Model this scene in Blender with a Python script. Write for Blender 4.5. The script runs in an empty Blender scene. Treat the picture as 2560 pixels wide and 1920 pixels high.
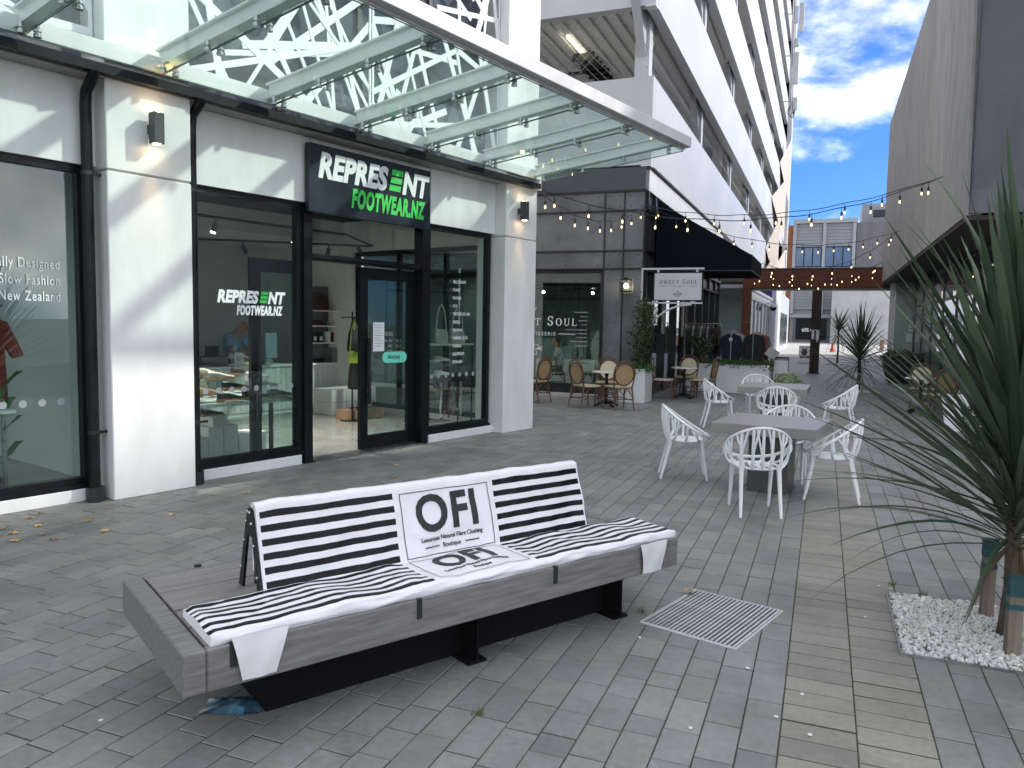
import bpy, bmesh, math, random
from mathutils import Vector, Matrix, Euler, noise
sc = bpy.context.scene
col = sc.collection
R = math.radians
random.seed(7)

# ------------------------------------------------------------------ camera
YAW, PITCH, ROLL = R(22.0027), R(4.5194), 0.0174
cp, sp = math.cos(PITCH), math.sin(PITCH)
fw = Vector((-math.sin(YAW)*cp, math.cos(YAW)*cp, -sp))
r0 = Vector((math.cos(YAW), math.sin(YAW), 0)); u0 = r0.cross(fw)
rt = r0*math.cos(ROLL) + u0*math.sin(ROLL)
up = u0*math.cos(ROLL) - r0*math.sin(ROLL)
cd = bpy.data.cameras.new('camera'); cam = bpy.data.objects.new('camera', cd); col.objects.link(cam)
cd.sensor_width = 36; cd.lens = 36*1923/2560; cd.clip_start = .05; cd.clip_end = 2000
m = Matrix((rt, up, -fw)).transposed().to_4x4(); m.translation = (0, 0, 1.7)
cam.matrix_world = m
sc.camera = cam

# ------------------------------------------------------------------ sky, sun, exposure
SUN_EL, SUN_AZ = R(36), R(36)          # azimuth measured from +X towards +Y
w = bpy.data.worlds.new('World'); sc.world = w; w.use_nodes = True
nt = w.node_tree; N = nt.nodes; L = nt.links; N.clear()
out = N.new('ShaderNodeOutputWorld'); bg = N.new('ShaderNodeBackground'); bg.inputs[1].default_value = 0.15
sky = N.new('ShaderNodeTexSky'); sky.sky_type = 'NISHITA'; sky.sun_disc = False
sky.sun_elevation = SUN_EL; sky.sun_rotation = math.pi/2 - SUN_AZ
sky.air_density = 1.0; sky.dust_density = .6; sky.ozone_density = 2.5
tc = N.new('ShaderNodeTexCoord'); mp = N.new('ShaderNodeMapping'); mp.inputs['Scale'].default_value = (1, 1, 1.7)
mp.inputs['Location'].default_value = (.35, .1, .62)
nz = N.new('ShaderNodeTexNoise'); nz.inputs['Scale'].default_value = 3.1; nz.inputs['Detail'].default_value = 9
nz.inputs['Roughness'].default_value = .56; nz.inputs['Distortion'].default_value = .15
rp = N.new('ShaderNodeValToRGB'); rp.color_ramp.elements[0].position = .40; rp.color_ramp.elements[1].position = .57
rp.color_ramp.interpolation = 'EASE'
nz2 = N.new('ShaderNodeTexNoise'); nz2.inputs['Scale'].default_value = 5; nz2.inputs['Detail'].default_value = 6
rc = N.new('ShaderNodeValToRGB'); rc.color_ramp.elements[0].color = (2.5, 2.55, 2.7, 1); rc.color_ramp.elements[1].color = (5.5, 5.4, 5.15, 1)
rc.color_ramp.elements[0].position = .35; rc.color_ramp.elements[1].position = .62
mx = N.new('ShaderNodeMix'); mx.data_type = 'RGBA'
L.new(tc.outputs['Generated'], mp.inputs[0]); L.new(mp.outputs[0], nz.inputs[0]); L.new(mp.outputs[0], nz2.inputs[0])
L.new(nz.outputs['Fac'], rp.inputs[0]); L.new(nz2.outputs['Fac'], rc.inputs[0])
L.new(rp.outputs['Color'], mx.inputs[0]); 
dk = N.new('ShaderNodeMix'); dk.data_type = 'RGBA'; dk.blend_type = 'MULTIPLY'; dk.inputs[0].default_value = 1; dk.inputs[7].default_value = (.085, .165, .34, 1)
L.new(sky.outputs[0], dk.inputs[6]); L.new(dk.outputs[2], mx.inputs[6]); L.new(rc.outputs['Color'], mx.inputs[7])
L.new(mx.outputs[2], bg.inputs[0]); L.new(bg.outputs[0], out.inputs[0])
sd = bpy.data.lights.new('sun', 'SUN'); sd.energy = 1.15; sd.angle = R(2.2); sd.color = (1, .95, .88)
so = bpy.data.objects.new('sun', sd); col.objects.link(so)
tosun = Vector((math.cos(SUN_EL)*math.cos(SUN_AZ), math.cos(SUN_EL)*math.sin(SUN_AZ), math.sin(SUN_EL)))
so.rotation_euler = tosun.to_track_quat('Z', 'Y').to_euler(); so.location = (20, 15, 30)
vs = sc.view_settings; vs.view_transform = 'Standard'; vs.look = 'None'; vs.gamma = 1; vs.exposure = 1.93
vs.use_curve_mapping = False
sc.cycles.max_bounces = 10; sc.cycles.transparent_max_bounces = 24
sc.cycles.glossy_bounces = 4; sc.cycles.diffuse_bounces = 4; sc.cycles.transmission_bounces = 8
sc.cycles.caustics_reflective = False; sc.cycles.caustics_refractive = False
sc.cycles.sample_clamp_indirect = 6

# ------------------------------------------------------------------ helpers: objects
def link(o, parent=None):
    col.objects.link(o)
    if parent is not None: o.parent = parent
    return o
def tag(o, label=None, cat=None, group=None, kind=None):
    if label: o['label'] = label
    if cat: o['category'] = cat
    if group: o['group'] = group
    if kind: o['kind'] = kind
    return o
def thing(name, label, cat, loc=(0, 0, 0), rz=0, group=None):
    o = bpy.data.objects.new(name, None); o.empty_display_size = .1
    col.objects.link(o); o.location = loc; o.rotation_euler = (0, 0, rz)
    return tag(o, label, cat, group)
def obj(name, me, parent=None, loc=None, rot=None):
    o = bpy.data.objects.new(name, me); link(o, parent)
    if loc is not None: o.location = loc
    if rot is not None: o.rotation_euler = rot
    return o
def dup(o, loc=None, rz=None, label=None, group=None, parent=None):
    c = o.copy(); col.objects.link(c)
    if parent is not None: c.parent = parent
    if loc is not None: c.location = loc
    if rz is not None: c.rotation_euler = (0, 0, rz)
    if label: c['label'] = label
    if group: c['group'] = group
    for ch in list(o.children):
        dup(ch, parent=c)
    return c

class MB:
    """collects geometry for ONE mesh"""
    def __init__(s): s.v = []; s.f = []; s.m = []; s.uv = None
    def add(s, vs, fs, mi=0, M=None):
        b = len(s.v)
        s.v += [tuple(M @ Vector(p)) if M else tuple(p) for p in vs]
        for f in fs: s.f.append([b+i for i in f]); s.m.append(mi)
        return s
    def box(s, x0, x1, y0, y1, z0, z1, mi=0, M=None, c=0.0):
        if c <= 0:
            vs = [(x0,y0,z0),(x1,y0,z0),(x1,y1,z0),(x0,y1,z0),(x0,y0,z1),(x1,y0,z1),(x1,y1,z1),(x0,y1,z1)]
            return s.add(vs, [(0,3,2,1),(4,5,6,7),(0,1,5,4),(1,2,6,5),(2,3,7,6),(3,0,4,7)], mi, M)
        bm = bmesh.new(); bmesh.ops.create_cube(bm, size=1)
        for q in bm.verts:
            q.co = Vector(((x0+x1)/2+q.co.x*(x1-x0), (y0+y1)/2+q.co.y*(y1-y0), (z0+z1)/2+q.co.z*(z1-z0)))
        bmesh.ops.bevel(bm, geom=bm.edges[:], offset=c, segments=1, affect='EDGES')
        bm.verts.index_update()
        s.add([q.co for q in bm.verts], [[q.index for q in f.verts] for f in bm.faces], mi, M); bm.free()
        return s
    def prism(s, pts, h0, h1, axis='z', mi=0, M=None):
        """polygon extruded along an axis; pts are the two other coordinates in order"""
        n = len(pts)
        def P(a, b, h): return {'z': (a, b, h), 'y': (a, h, b), 'x': (h, a, b)}[axis]
        vs = [P(a, b, h0) for a, b in pts]+[P(a, b, h1) for a, b in pts]
        fs = [list(range(n))[::-1], list(range(n, 2*n))]+[(i, (i+1) % n, n+(i+1) % n, n+i) for i in range(n)]
        return s.add(vs, fs, mi, M)
    def tube(s, path, r, n=8, mi=0, flat=1.0, M=None, caps=True, upv=(0, 0, 1)):
        """sweep a round/flat section; r is a number or a list of radii"""
        P = [Vector(p) for p in path]; k = len(P)
        rs = r if isinstance(r, (list, tuple)) else [r]*k
        vs = []; side = None
        for i in range(k):
            t = (P[min(i+1, k-1)]-P[max(i-1, 0)])
            if t.length < 1e-9: t = Vector((0, 0, 1))
            t.normalize()
            if side is None:
                a = Vector(upv)
                if abs(a.dot(t)) > .95: a = Vector((1, 0, 0))
                side = a.cross(t).normalized()
            else:
                side = (side-t*side.dot(t))
                side = side.normalized() if side.length > 1e-6 else Vector((1, 0, 0))
            b = t.cross(side)
            for j in range(n):
                an = 2*math.pi*j/n
                vs.append(P[i]+side*(math.cos(an)*rs[i])+b*(math.sin(an)*rs[i]*flat))
        fs = [(i*n+j, i*n+(j+1) % n, (i+1)*n+(j+1) % n, (i+1)*n+j) for i in range(k-1) for j in range(n)]
        if caps: fs += [list(range(n))[::-1], list(range((k-1)*n, k*n))]
        return s.add(vs, fs, mi, M)
    def cyl(s, c, r, z0, z1, n=16, mi=0, r2=None, M=None):
        return s.tube([(c[0], c[1], z0), (c[0], c[1], z1)], [r, r if r2 is None else r2], n, mi, M=M)
    def lathe(s, prof, n=24, c=(0, 0, 0), mi=0, M=None, sx=1, sy=1):
        vs = []
        for rr, z in prof:
            for j in range(n):
                a = 2*math.pi*j/n; vs.append((c[0]+rr*math.cos(a)*sx, c[1]+rr*math.sin(a)*sy, c[2]+z))
        k = len(prof)
        fs = [(i*n+j, i*n+(j+1) % n, (i+1)*n+(j+1) % n, (i+1)*n+j) for i in range(k-1) for j in range(n)]
        fs += [list(range(n))[::-1], list(range((k-1)*n, k*n))]
        return s.add(vs, fs, mi, M)
    def ball(s, c, r, sub=2, mi=0, sx=1, sy=1, sz=1, M=None):
        bm = bmesh.new(); bmesh.ops.create_icosphere(bm, subdivisions=sub, radius=1); bm.verts.index_update()
        s.add([(c[0]+q.co.x*r*sx, c[1]+q.co.y*r*sy, c[2]+q.co.z*r*sz) for q in bm.verts], [[q.index for q in f.verts] for f in bm.faces], mi, M)
        bm.free(); return s
    def mesh(s, mats, smooth=False, name='mesh'):
        me = bpy.data.meshes.new(name); me.from_pydata(s.v, [], s.f)
        for mt in (mats if isinstance(mats, (list, tuple)) else [mats]): me.materials.append(mt)
        if any(s.m): me.polygons.foreach_set('material_index', s.m)
        if smooth:
            me.polygons.foreach_set('use_smooth', [True]*len(s.f))
            try: me.set_sharp_from_angle(angle=R(40))
            except Exception: pass
        me.update(); return me
    def build(s, name, mats, parent=None, smooth=False, loc=None, rot=None):
        return obj(name, s.mesh(mats, smooth, name), parent, loc, rot)

def catmull(pts, n=6):
    P = [Vector(p) for p in pts]; P = [P[0]*2-P[1]]+P+[P[-1]*2-P[-2]]; o = []
    for i in range(1, len(P)-2):
        a, b, c, d = P[i-1:i+3]
        for k in range(n):
            t = k/n
            o.append(.5*((2*b)+(c-a)*t+(2*a-5*b+4*c-d)*t*t+(3*b-a-3*c+d)*t**3))
    o.append(P[-2]); return o

def text_mesh(s, size, mat, bold=0.0, shear=0.0, sx=1.0, depth=.002, space=1.0, align='LEFT', cuts=0):
    """lettering as a flat mesh in its own XY plane (x right, y up)"""
    cu = bpy.data.curves.new('lettering', 'FONT'); cu.body = s; cu.size = size; cu.offset = bold*size
    cu.shear = shear; cu.extrude = depth; cu.space_character = space; cu.align_x = align; cu.resolution_u = 4
    o = bpy.data.objects.new('tmp', cu); col.objects.link(o)
    dg = bpy.context.evaluated_depsgraph_get(); dg.update()
    me = bpy.data.meshes.new_from_object(o.evaluated_get(dg))
    bpy.data.objects.remove(o); bpy.data.curves.remove(cu)
    if sx != 1:
        for v in me.vertices: v.co.x *= sx
    if cuts:
        bm = bmesh.new(); bm.from_mesh(me)
        for _ in range(cuts):
            es = [e for e in bm.edges if e.calc_length() > .05]
            if not es: break
            bmesh.ops.subdivide_edges(bm, edges=es, cuts=1)
            bmesh.ops.triangulate(bm, faces=bm.faces[:])
        bm.to_mesh(me); bm.free()
    me.materials.clear(); me.materials.append(mat); me.name = 'lettering'
    return me
def mesh_join(mes, mats):
    """join placed meshes [(mesh, Matrix, material index)]"""
    b = MB()
    for me, M, mi in mes: b.add([v.co for v in me.vertices], [list(p.vertices) for p in me.polygons], mi, M)
    return b.mesh(mats)
STAND = Matrix.Rotation(R(90), 4, 'X')       # text plane XY -> XZ (facing -Y)
def T(x, y, z): return Matrix.Translation((x, y, z))

# ------------------------------------------------------------------ helpers: materials
def newmat(name):
    mt = bpy.data.materials.new(name); mt.use_nodes = True
    n = mt.node_tree.nodes; return mt, n, mt.node_tree.links, n['Principled BSDF']
def pm(name, c, rough=.6, var=.12, scale=3.0, bump=0.0, bscale=60.0, metal=0.0, c2=None, detail=5, stretch=None, spec=.5, island=0.0, objrand=0.0, emit=None):
    """principled paint with uneven colour, patchy gloss and fine relief"""
    mt, n, l, p = newmat(name)
    tc = n.new('ShaderNodeTexCoord'); src = tc.outputs['Object']
    if stretch:
        mp = n.new('ShaderNodeMapping'); mp.inputs['Scale'].default_value = stretch; l.new(src, mp.inputs[0]); src = mp.outputs[0]
    nz = n.new('ShaderNodeTexNoise'); nz.inputs['Scale'].default_value = scale; nz.inputs['Detail'].default_value = detail
    nz.inputs['Roughness'].default_value = .6; l.new(src, nz.inputs['Vector'])
    rp = n.new('ShaderNodeValToRGB'); e = rp.color_ramp.elements
    b = c2 if c2 else tuple(max(0, x*(1-2*var)) for x in c)
    a = tuple(min(1, x*(1+var)) for x in c)
    e[0].position = .3; e[1].position = .72; e[0].color = (*b, 1); e[1].color = (*a, 1)
    l.new(nz.outputs['Fac'], rp.inputs[0]); cs = rp.outputs['Color']
    if island or objrand:
        hs = n.new('ShaderNodeHueSaturation'); ma = n.new('ShaderNodeMath'); ma.operation = 'MULTIPLY_ADD'
        if island: q = n.new('ShaderNodeNewGeometry').outputs['Random Per Island']
        else: q = n.new('ShaderNodeObjectInfo').outputs['Random']
        k = island or objrand
        l.new(q, ma.inputs[0]); ma.inputs[1].default_value = 2*k; ma.inputs[2].default_value = 1-k
        l.new(ma.outputs[0], hs.inputs['Value']); l.new(cs, hs.inputs['Color']); cs = hs.outputs['Color']
    l.new(cs, p.inputs['Base Color'])
    rr = n.new('ShaderNodeMapRange'); rr.inputs['To Min'].default_value = max(.02, rough-.12); rr.inputs['To Max'].default_value = min(1, rough+.12)
    l.new(nz.outputs['Fac'], rr.inputs['Value']); l.new(rr.outputs[0], p.inputs['Roughness'])
    p.inputs['Metallic'].default_value = metal; p.inputs['Specular IOR Level'].default_value = spec
    if bump:
        nb = n.new('ShaderNodeTexNoise'); nb.inputs['Scale'].default_value = bscale; nb.inputs['Detail'].default_value = 4
        l.new(src, nb.inputs['Vector']); bp = n.new('ShaderNodeBump'); bp.inputs['Strength'].default_value = bump; bp.inputs['Distance'].default_value = .01
        l.new(nb.outputs['Fac'], bp.inputs['Height']); l.new(bp.outputs[0], p.inputs['Normal'])
    if emit: p.inputs['Emission Color'].default_value = (*emit[0], 1); p.inputs['Emission Strength'].default_value = emit[1]
    return mt
def glass(name, tint=(.86, .93, .9), refl=1.0, rough=0.0, ior=1.5, base=0.0, milk=0.0):
    """thin pane: tinted see-through sheet with mirror reflections by angle"""
    mt = bpy.data.materials.new(name); mt.use_nodes = True; n = mt.node_tree.nodes; l = mt.node_tree.links; n.clear()
    o = n.new('ShaderNodeOutputMaterial'); t = n.new('ShaderNodeBsdfTransparent'); g = n.new('ShaderNodeBsdfGlossy')
    t.inputs[0].default_value = (*tint, 1); g.inputs['Roughness'].default_value = rough; g.inputs[0].default_value = (.95, .97, 1, 1)
    f = n.new('ShaderNodeFresnel'); gm = n.new('ShaderNodeNewGeometry'); io = n.new('ShaderNodeMath'); io.operation = 'MULTIPLY_ADD'
    l.new(gm.outputs['Backfacing'], io.inputs[0]); io.inputs[1].default_value = 1/ior-ior; io.inputs[2].default_value = ior; l.new(io.outputs[0], f.inputs[0])
    a = n.new('ShaderNodeMath'); a.operation = 'MULTIPLY_ADD'; a.inputs[1].default_value = refl; a.inputs[2].default_value = base; a.use_clamp = True
    mxs = n.new('ShaderNodeMixShader'); l.new(f.outputs[0], a.inputs[0]); l.new(a.outputs[0], mxs.inputs[0])
    l.new(t.outputs[0], mxs.inputs[1]); l.new(g.outputs[0], mxs.inputs[2]); l.new(mxs.outputs[0], o.inputs[0])
    if milk:      # uneven pale diffuse layer that turns the pane milky
        df_ = n.new('ShaderNodeBsdfDiffuse'); df_.inputs[0].default_value = (.80, .88, .85, 1); tl_ = n.new('ShaderNodeBsdfTranslucent'); tl_.inputs[0].default_value = (.80, .88, .85, 1)
        m1 = n.new('ShaderNodeMixShader'); m1.inputs[0].default_value = .5; l.new(df_.outputs[0], m1.inputs[1]); l.new(tl_.outputs[0], m1.inputs[2])
        tc_ = n.new('ShaderNodeTexCoord'); nz_ = n.new('ShaderNodeTexNoise'); nz_.inputs['Scale'].default_value = 1.3; nz_.inputs['Detail'].default_value = 7; l.new(tc_.outputs['Object'], nz_.inputs[0])
        k_ = n.new('ShaderNodeMath'); k_.operation = 'MULTIPLY'; k_.inputs[1].default_value = 2*milk; l.new(nz_.outputs['Fac'], k_.inputs[0])
        m2 = n.new('ShaderNodeMixShader'); l.new(k_.outputs[0], m2.inputs[0]); l.new(mxs.outputs[0], m2.inputs[1]); l.new(m1.outputs[0], m2.inputs[2]); l.new(m2.outputs[0], o.inputs[0])
    return mt
def emis(name, c, s):
    mt = bpy.data.materials.new(name); mt.use_nodes = True; n = mt.node_tree.nodes; l = mt.node_tree.links; n.clear()
    o = n.new('ShaderNodeOutputMaterial'); e = n.new('ShaderNodeEmission'); e.inputs[0].default_value = (*c, 1); e.inputs[1].default_value = s
    l.new(e.outputs[0], o.inputs[0]); return mt
def leafmat(name, c, c2, rough=.4, sub=.25, objrand=True):
    mt, n, l, p = newmat(name)
    q = n.new('ShaderNodeObjectInfo').outputs['Random'] if objrand else n.new('ShaderNodeNewGeometry').outputs['Random Per Island']
    rp = n.new('ShaderNodeValToRGB'); rp.color_ramp.elements[0].color = (*c, 1); rp.color_ramp.elements[1].color = (*c2, 1)
    l.new(q, rp.inputs[0]); l.new(rp.outputs[0], p.inputs['Base Color']); p.inputs['Roughness'].default_value = rough
    tr = n.new('ShaderNodeBsdfTranslucent'); l.new(rp.outputs[0], tr.inputs[0])
    mxs = n.new('ShaderNodeMixShader'); mxs.inputs[0].default_value = sub
    l.new(p.outputs[0], mxs.inputs[1]); l.new(tr.outputs[0], mxs.inputs[2]); l.new(mxs.outputs[0], n['Material Output'].inputs[0])
    return mt

M_white = pm('white_paint', (.80, .805, .80), .5, .04, 2.2, .06, 70, c2=(.66, .665, .65), stretch=(1, 1, .35), detail=9)
M_whitemetal = pm('white_metal_cladding', (.50, .51, .545), .4, .05, .6)
M_black = pm('black_frame', (.006, .0075, .0105), .38, .25, 8, spec=.28)
M_matteblack = pm('matte_black_steel', (.004, .004, .0045), .9, .2, 8, spec=.2)
M_darkmetal = pm('dark_metal', (.02, .022, .026), .38, .3, 5)
M_steel = pm('brushed_steel', (.45, .46, .47), .3, .1, 14, metal=1)
M_beam = pm('white_beam_paint', (.80, .81, .81), .4, .04, 2)
M_greypaint = pm('grey_metal_paint', (.68, .68, .70), .38, .06, 3)
M_glass = glass('window_glass', (.84, .91, .89), 1.0, base=.02)
M_canopyglass = glass('canopy_glass', (.86, .95, .92), .40, base=.0, milk=.07)
M_blueglass = pm('upper_window_glass', (.13, .16, .20), .08, .3, .5, spec=.8)
M_print_w = pm('white_lettering', (.85, .86, .86), .5, .02)
M_print_k = pm('black_lettering', (.012, .012, .013), .5, .1)
M_paper = pm('paper', (.75, .76, .79), .7, .04, 9)
M_wood = pm('timber', (.32, .22, .13), .6, .25, 6, .3, 40, stretch=(1, 8, 1))
M_stake = pm('weathered_stake', (.20, .165, .125), .85, .22, 5, .5, 60, stretch=(5, 5, .5))
# ------------------------------------------------------------------ the shop front's own frame: s along the wall, y inwards
FO = Vector((-4.333, 11.657, 0)); FR = R(75.627)
ft = Vector((math.cos(FR), math.sin(FR), 0)); fin = Vector((-math.sin(FR), math.cos(FR), 0))
def W(s, y, z=0): return FO+ft*s+fin*y+Vector((0, 0, z))
def in_view(p, mx=.02):
    d = Vector(p)-Vector((0, 0, 1.7)); z = d.dot(fw)
    if z < .3: return False
    u = d.dot(rt)/z*1923/2560; v = d.dot(up)/z*1923/1920
    return abs(u) < .5+mx and abs(v) < .5+mx

# ------------------------------------------------------------------ ground sheets
def paver_mat(name, q, ramp):
    mt, n, l, p = newmat(name)
    src = n.new('ShaderNodeObjectInfo').outputs['Random'] if q == 'obj' else n.new('ShaderNodeNewGeometry').outputs['Random Per Island']
    rp = n.new('ShaderNodeValToRGB'); cr = rp.color_ramp; cr.interpolation = 'LINEAR'
    while len(cr.elements) < len(ramp): cr.elements.new(.5)
    for i, c in enumerate(ramp): cr.elements[i].position = i/(len(ramp)-1); cr.elements[i].color = (*c, 1)
    l.new(src, rp.inputs[0])
    g = n.new('ShaderNodeNewGeometry')
    nz = n.new('ShaderNodeTexNoise'); nz.inputs['Scale'].default_value = 1.7; nz.inputs['Detail'].default_value = 8; nz.inputs['Roughness'].default_value = .65
    l.new(g.outputs['Position'], nz.inputs['Vector'])
    n2 = n.new('ShaderNodeTexNoise'); n2.inputs['Scale'].default_value = 26; n2.inputs['Detail'].default_value = 6; l.new(g.outputs['Position'], n2.inputs['Vector'])
    mr = n.new('ShaderNodeMapRange'); mr.inputs['From Min'].default_value = .32; mr.inputs['From Max'].default_value = .66
    mr.inputs['To Min'].default_value = .78; mr.inputs['To Max'].default_value = 1.14; l.new(nz.outputs['Fac'], mr.inputs['Value'])
    m2 = n.new('ShaderNodeMapRange'); m2.inputs['From Min'].default_value = .3; m2.inputs['From Max'].default_value = .7
    m2.inputs['To Min'].default_value = .86; m2.inputs['To Max'].default_value = 1.1; l.new(n2.outputs['Fac'], m2.inputs['Value'])
    mu = n.new('ShaderNodeMath'); mu.operation = 'MULTIPLY'; l.new(mr.outputs[0], mu.inputs[0]); l.new(m2.outputs[0], mu.inputs[1])
    # dark spots and spills
    vo = n.new('ShaderNodeTexNoise'); vo.inputs['Scale'].default_value = 3.3; vo.inputs['Detail'].default_value = 10; vo.inputs['Roughness'].default_value = .75
    l.new(g.outputs['Position'], vo.inputs['Vector'])
    m3 = n.new('ShaderNodeMapRange'); m3.inputs['From Min'].default_value = .30; m3.inputs['From Max'].default_value = .41
    m3.inputs['To Min'].default_value = .70; m3.inputs['To Max'].default_value = 1; l.new(vo.outputs['Fac'], m3.inputs['Value'])
    m4 = n.new('ShaderNodeMath'); m4.operation = 'MULTIPLY'; l.new(mu.outputs[0], m4.inputs[0]); l.new(m3.outputs[0], m4.inputs[1])
    # trodden gum spots
    vg = n.new('ShaderNodeTexVoronoi'); vg.inputs['Scale'].default_value = 2.3; l.new(g.outputs['Position'], vg.inputs['Vector'])
    sg_ = n.new('ShaderNodeSeparateColor'); l.new(vg.outputs['Color'], sg_.inputs[0])
    rg = n.new('ShaderNodeMath'); rg.operation = 'MULTIPLY'; rg.inputs[1].default_value = .055; l.new(sg_.outputs[0], rg.inputs[0])
    lt_ = n.new('ShaderNodeMath'); lt_.operation = 'LESS_THAN'; l.new(vg.outputs['Distance'], lt_.inputs[0]); l.new(rg.outputs[0], lt_.inputs[1])
    m5 = n.new('ShaderNodeMath'); m5.operation = 'MULTIPLY_ADD'; m5.inputs[1].default_value = -.38; m5.inputs[2].default_value = 1; l.new(lt_.outputs[0], m5.inputs[0])
    m6 = n.new('ShaderNodeMath'); m6.operation = 'MULTIPLY'; l.new(m4.outputs[0], m6.inputs[0]); l.new(m5.outputs[0], m6.inputs[1]); m4 = m6
    hs = n.new('ShaderNodeHueSaturation'); l.new(rp.outputs[0], hs.inputs['Color']); l.new(m4.outputs[0], hs.inputs['Value'])
    l.new(hs.outputs[0], p.inputs['Base Color'])
    r2 = n.new('ShaderNodeMapRange'); r2.inputs['To Min'].default_value = .42; r2.inputs['To Max'].default_value = .75; l.new(n2.outputs['Fac'], r2.inputs['Value'])
    l.new(r2.outputs[0], p.inputs['Roughness'])
    bp = n.new('ShaderNodeBump'); bp.inputs['Strength'].default_value = .25; bp.inputs['Distance'].default_value = .004
    l.new(n2.outputs['Fac'], bp.inputs['Height']); l.new(bp.outputs[0], p.inputs['Normal'])
    return mt
BLUES = [(0.179, 0.188, 0.181), (0.23, 0.234, 0.222), (0.194, 0.197, 0.2), (0.257, 0.258, 0.24), (0.199, 0.213, 0.198), (0.222, 0.222, 0.218), (0.168, 0.177, 0.173), (0.233, 0.228, 0.213)]
OLIVE = [(.225, .218, .185), (.265, .258, .222), (.240, .230, .196), (.205, .200, .175)]
M_pav_o = paver_mat('bluestone_paver', 'obj', BLUES); M_pav_i = paver_mat('bluestone_paver_far', 'isl', BLUES)
M_str_o = paver_mat('olive_paver', 'obj', OLIVE); M_str_i = paver_mat('olive_paver_far', 'isl', OLIVE)
M_joint = pm('joint_sand', (.030, .029, .024), .95, .3, 14, .4, 80, c2=(.035, .04, .02))
M_conc = pm('plaza_concrete', (.40, .40, .39), .85, .08, .8, .1, 30, c2=(.33, .33, .32))
M_asph = pm('asphalt', (.05, .05, .052), .9, .2, .5, .3, 60)

# beyond the modelled stones the same bond goes on as a material
def bond_mat():
    mt, n, l, p = newmat('far_bluestone')
    g = n.new('ShaderNodeNewGeometry'); mp = n.new('ShaderNodeMapping'); mp.inputs['Rotation'].default_value = (0, 0, R(90))
    l.new(g.outputs['Position'], mp.inputs[0])
    b = n.new('ShaderNodeTexBrick'); b.inputs['Scale'].default_value = 1; b.inputs['Brick Width'].default_value = .3; b.inputs['Row Height'].default_value = .154
    b.inputs['Mortar Size'].default_value = .003; b.inputs['Color1'].default_value = (.15, .16, .163, 1); b.inputs['Color2'].default_value = (.21, .215, .215, 1)
    b.inputs['Mortar'].default_value = (.05, .05, .045, 1); l.new(mp.outputs[0], b.inputs['Vector'])
    nz = n.new('ShaderNodeTexNoise'); nz.inputs['Scale'].default_value = 1.2; nz.inputs['Detail'].default_value = 7; l.new(g.outputs['Position'], nz.inputs['Vector'])
    hs = n.new('ShaderNodeHueSaturation'); mr = n.new('ShaderNodeMapRange'); mr.inputs['To Min'].default_value = .65; mr.inputs['To Max'].default_value = 1.3
    l.new(nz.outputs['Fac'], mr.inputs['Value']); l.new(b.outputs[0], hs.inputs['Color']); l.new(mr.outputs[0], hs.inputs['Value'])
    l.new(hs.outputs[0], p.inputs['Base Color']); p.inputs['Roughness'].default_value = .6
    return mt
M_bond = bond_mat()
b = MB().box(-400, 400, -300, 700, -.6, -.06); tag(b.build('ground', M_asph), kind='structure')
b = MB().box(-40, 60, 48.5, 160, -.05, .0); tag(b.build('plaza', M_conc), kind='structure')
b = MB().box(-9, 9, 17.2, 48.5, -.05, .0); tag(b.build('far_pavement', M_bond), kind='structure')
b = MB().box(-12, 12, -6, 17.2, -.05, -.0042); pavement = tag(b.build('pavement', M_joint), kind='structure')

def paver_geom(wx, ly, c=.0025, g=.0055):
    x, y = wx/2-g/2, ly/2-g*.70
    vs = [(-x, -y, -.03), (x, -y, -.03), (x, y, -.03), (-x, y, -.03), (-x, -y, -c), (x, -y, -c), (x, y, -c), (-x, y, -c),
          (-x+c, -y+c, 0), (x-c, -y+c, 0), (x-c, y-c, 0), (-x+c, y-c, 0)]
    fs = [(0, 1, 5, 4), (1, 2, 6, 5), (2, 3, 7, 6), (3, 0, 4, 7), (4, 5, 9, 8), (5, 6, 10, 9), (6, 7, 11, 10), (7, 4, 8, 11), (8, 9, 10, 11)]
    return vs, fs
stones = []      # (x, y, wx, ly, kind)
rng = random.Random(3)
BAND = (9.22, 9.58)
def rows(x0, n, sgn):
    for k in range(n):
        xc = x0+sgn*(k+.5)*.154; y = 1.5-rng.random()*.3
        while y < 17.2:
            ly = rng.choice([.154, .21, .25, .30, .30, .34])
            if y < BAND[0] and y+ly > BAND[0]-.08: ly = BAND[0]-y
            yc = y+ly/2
            if not (BAND[0]-.01 < yc < BAND[1]): stones.append((xc, yc, .154, ly, 0))
            y += ly
            if abs(y-BAND[0]) < .01: y = BAND[1]
rows(-.098, 50, -1); rows(.502, 24, 1)
for r in (0, 1):
    for k in range(-26, 26): stones.append((-.098-.154+k*.3+0, BAND[0]+.09+r*.18, .3, .18, 0))
stones = [q for q in stones if not (q[4] == 0 and q[3] == .18 and -.1 < q[0] < .5)]
for c_ in (0, 1):
    y = 1.5+.05*c_
    while y < 17.2:
        ly = rng.choice([.148, .148, .152, .155]); stones.append((.052+.3*c_, y+ly/2, .3, ly, 1)); y += ly
GR = [Vector((-.89, 4.26)), Vector((-.70, 4.94)), Vector((-.17, 4.80)), Vector((-.36, 4.12))]
def in_grate(x, y):
    ok = True
    for i in range(4):
        a, b_ = GR[i], GR[(i+1) % 4]; e = b_-a
        if e.x*(y-a.y)-e.y*(x-a.x) > -.08: ok = False
    return ok
def keep(q):
    x, y = q[0], q[1]; d = Vector((x, y, 0))-FO
    if d.dot(fin) > .3 and d.dot(ft) < .1: return False
    if .53 < x < 1.37 and 4.5 < y < 5.32: return False
    if in_grate(x, y): return False
    return True
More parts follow.
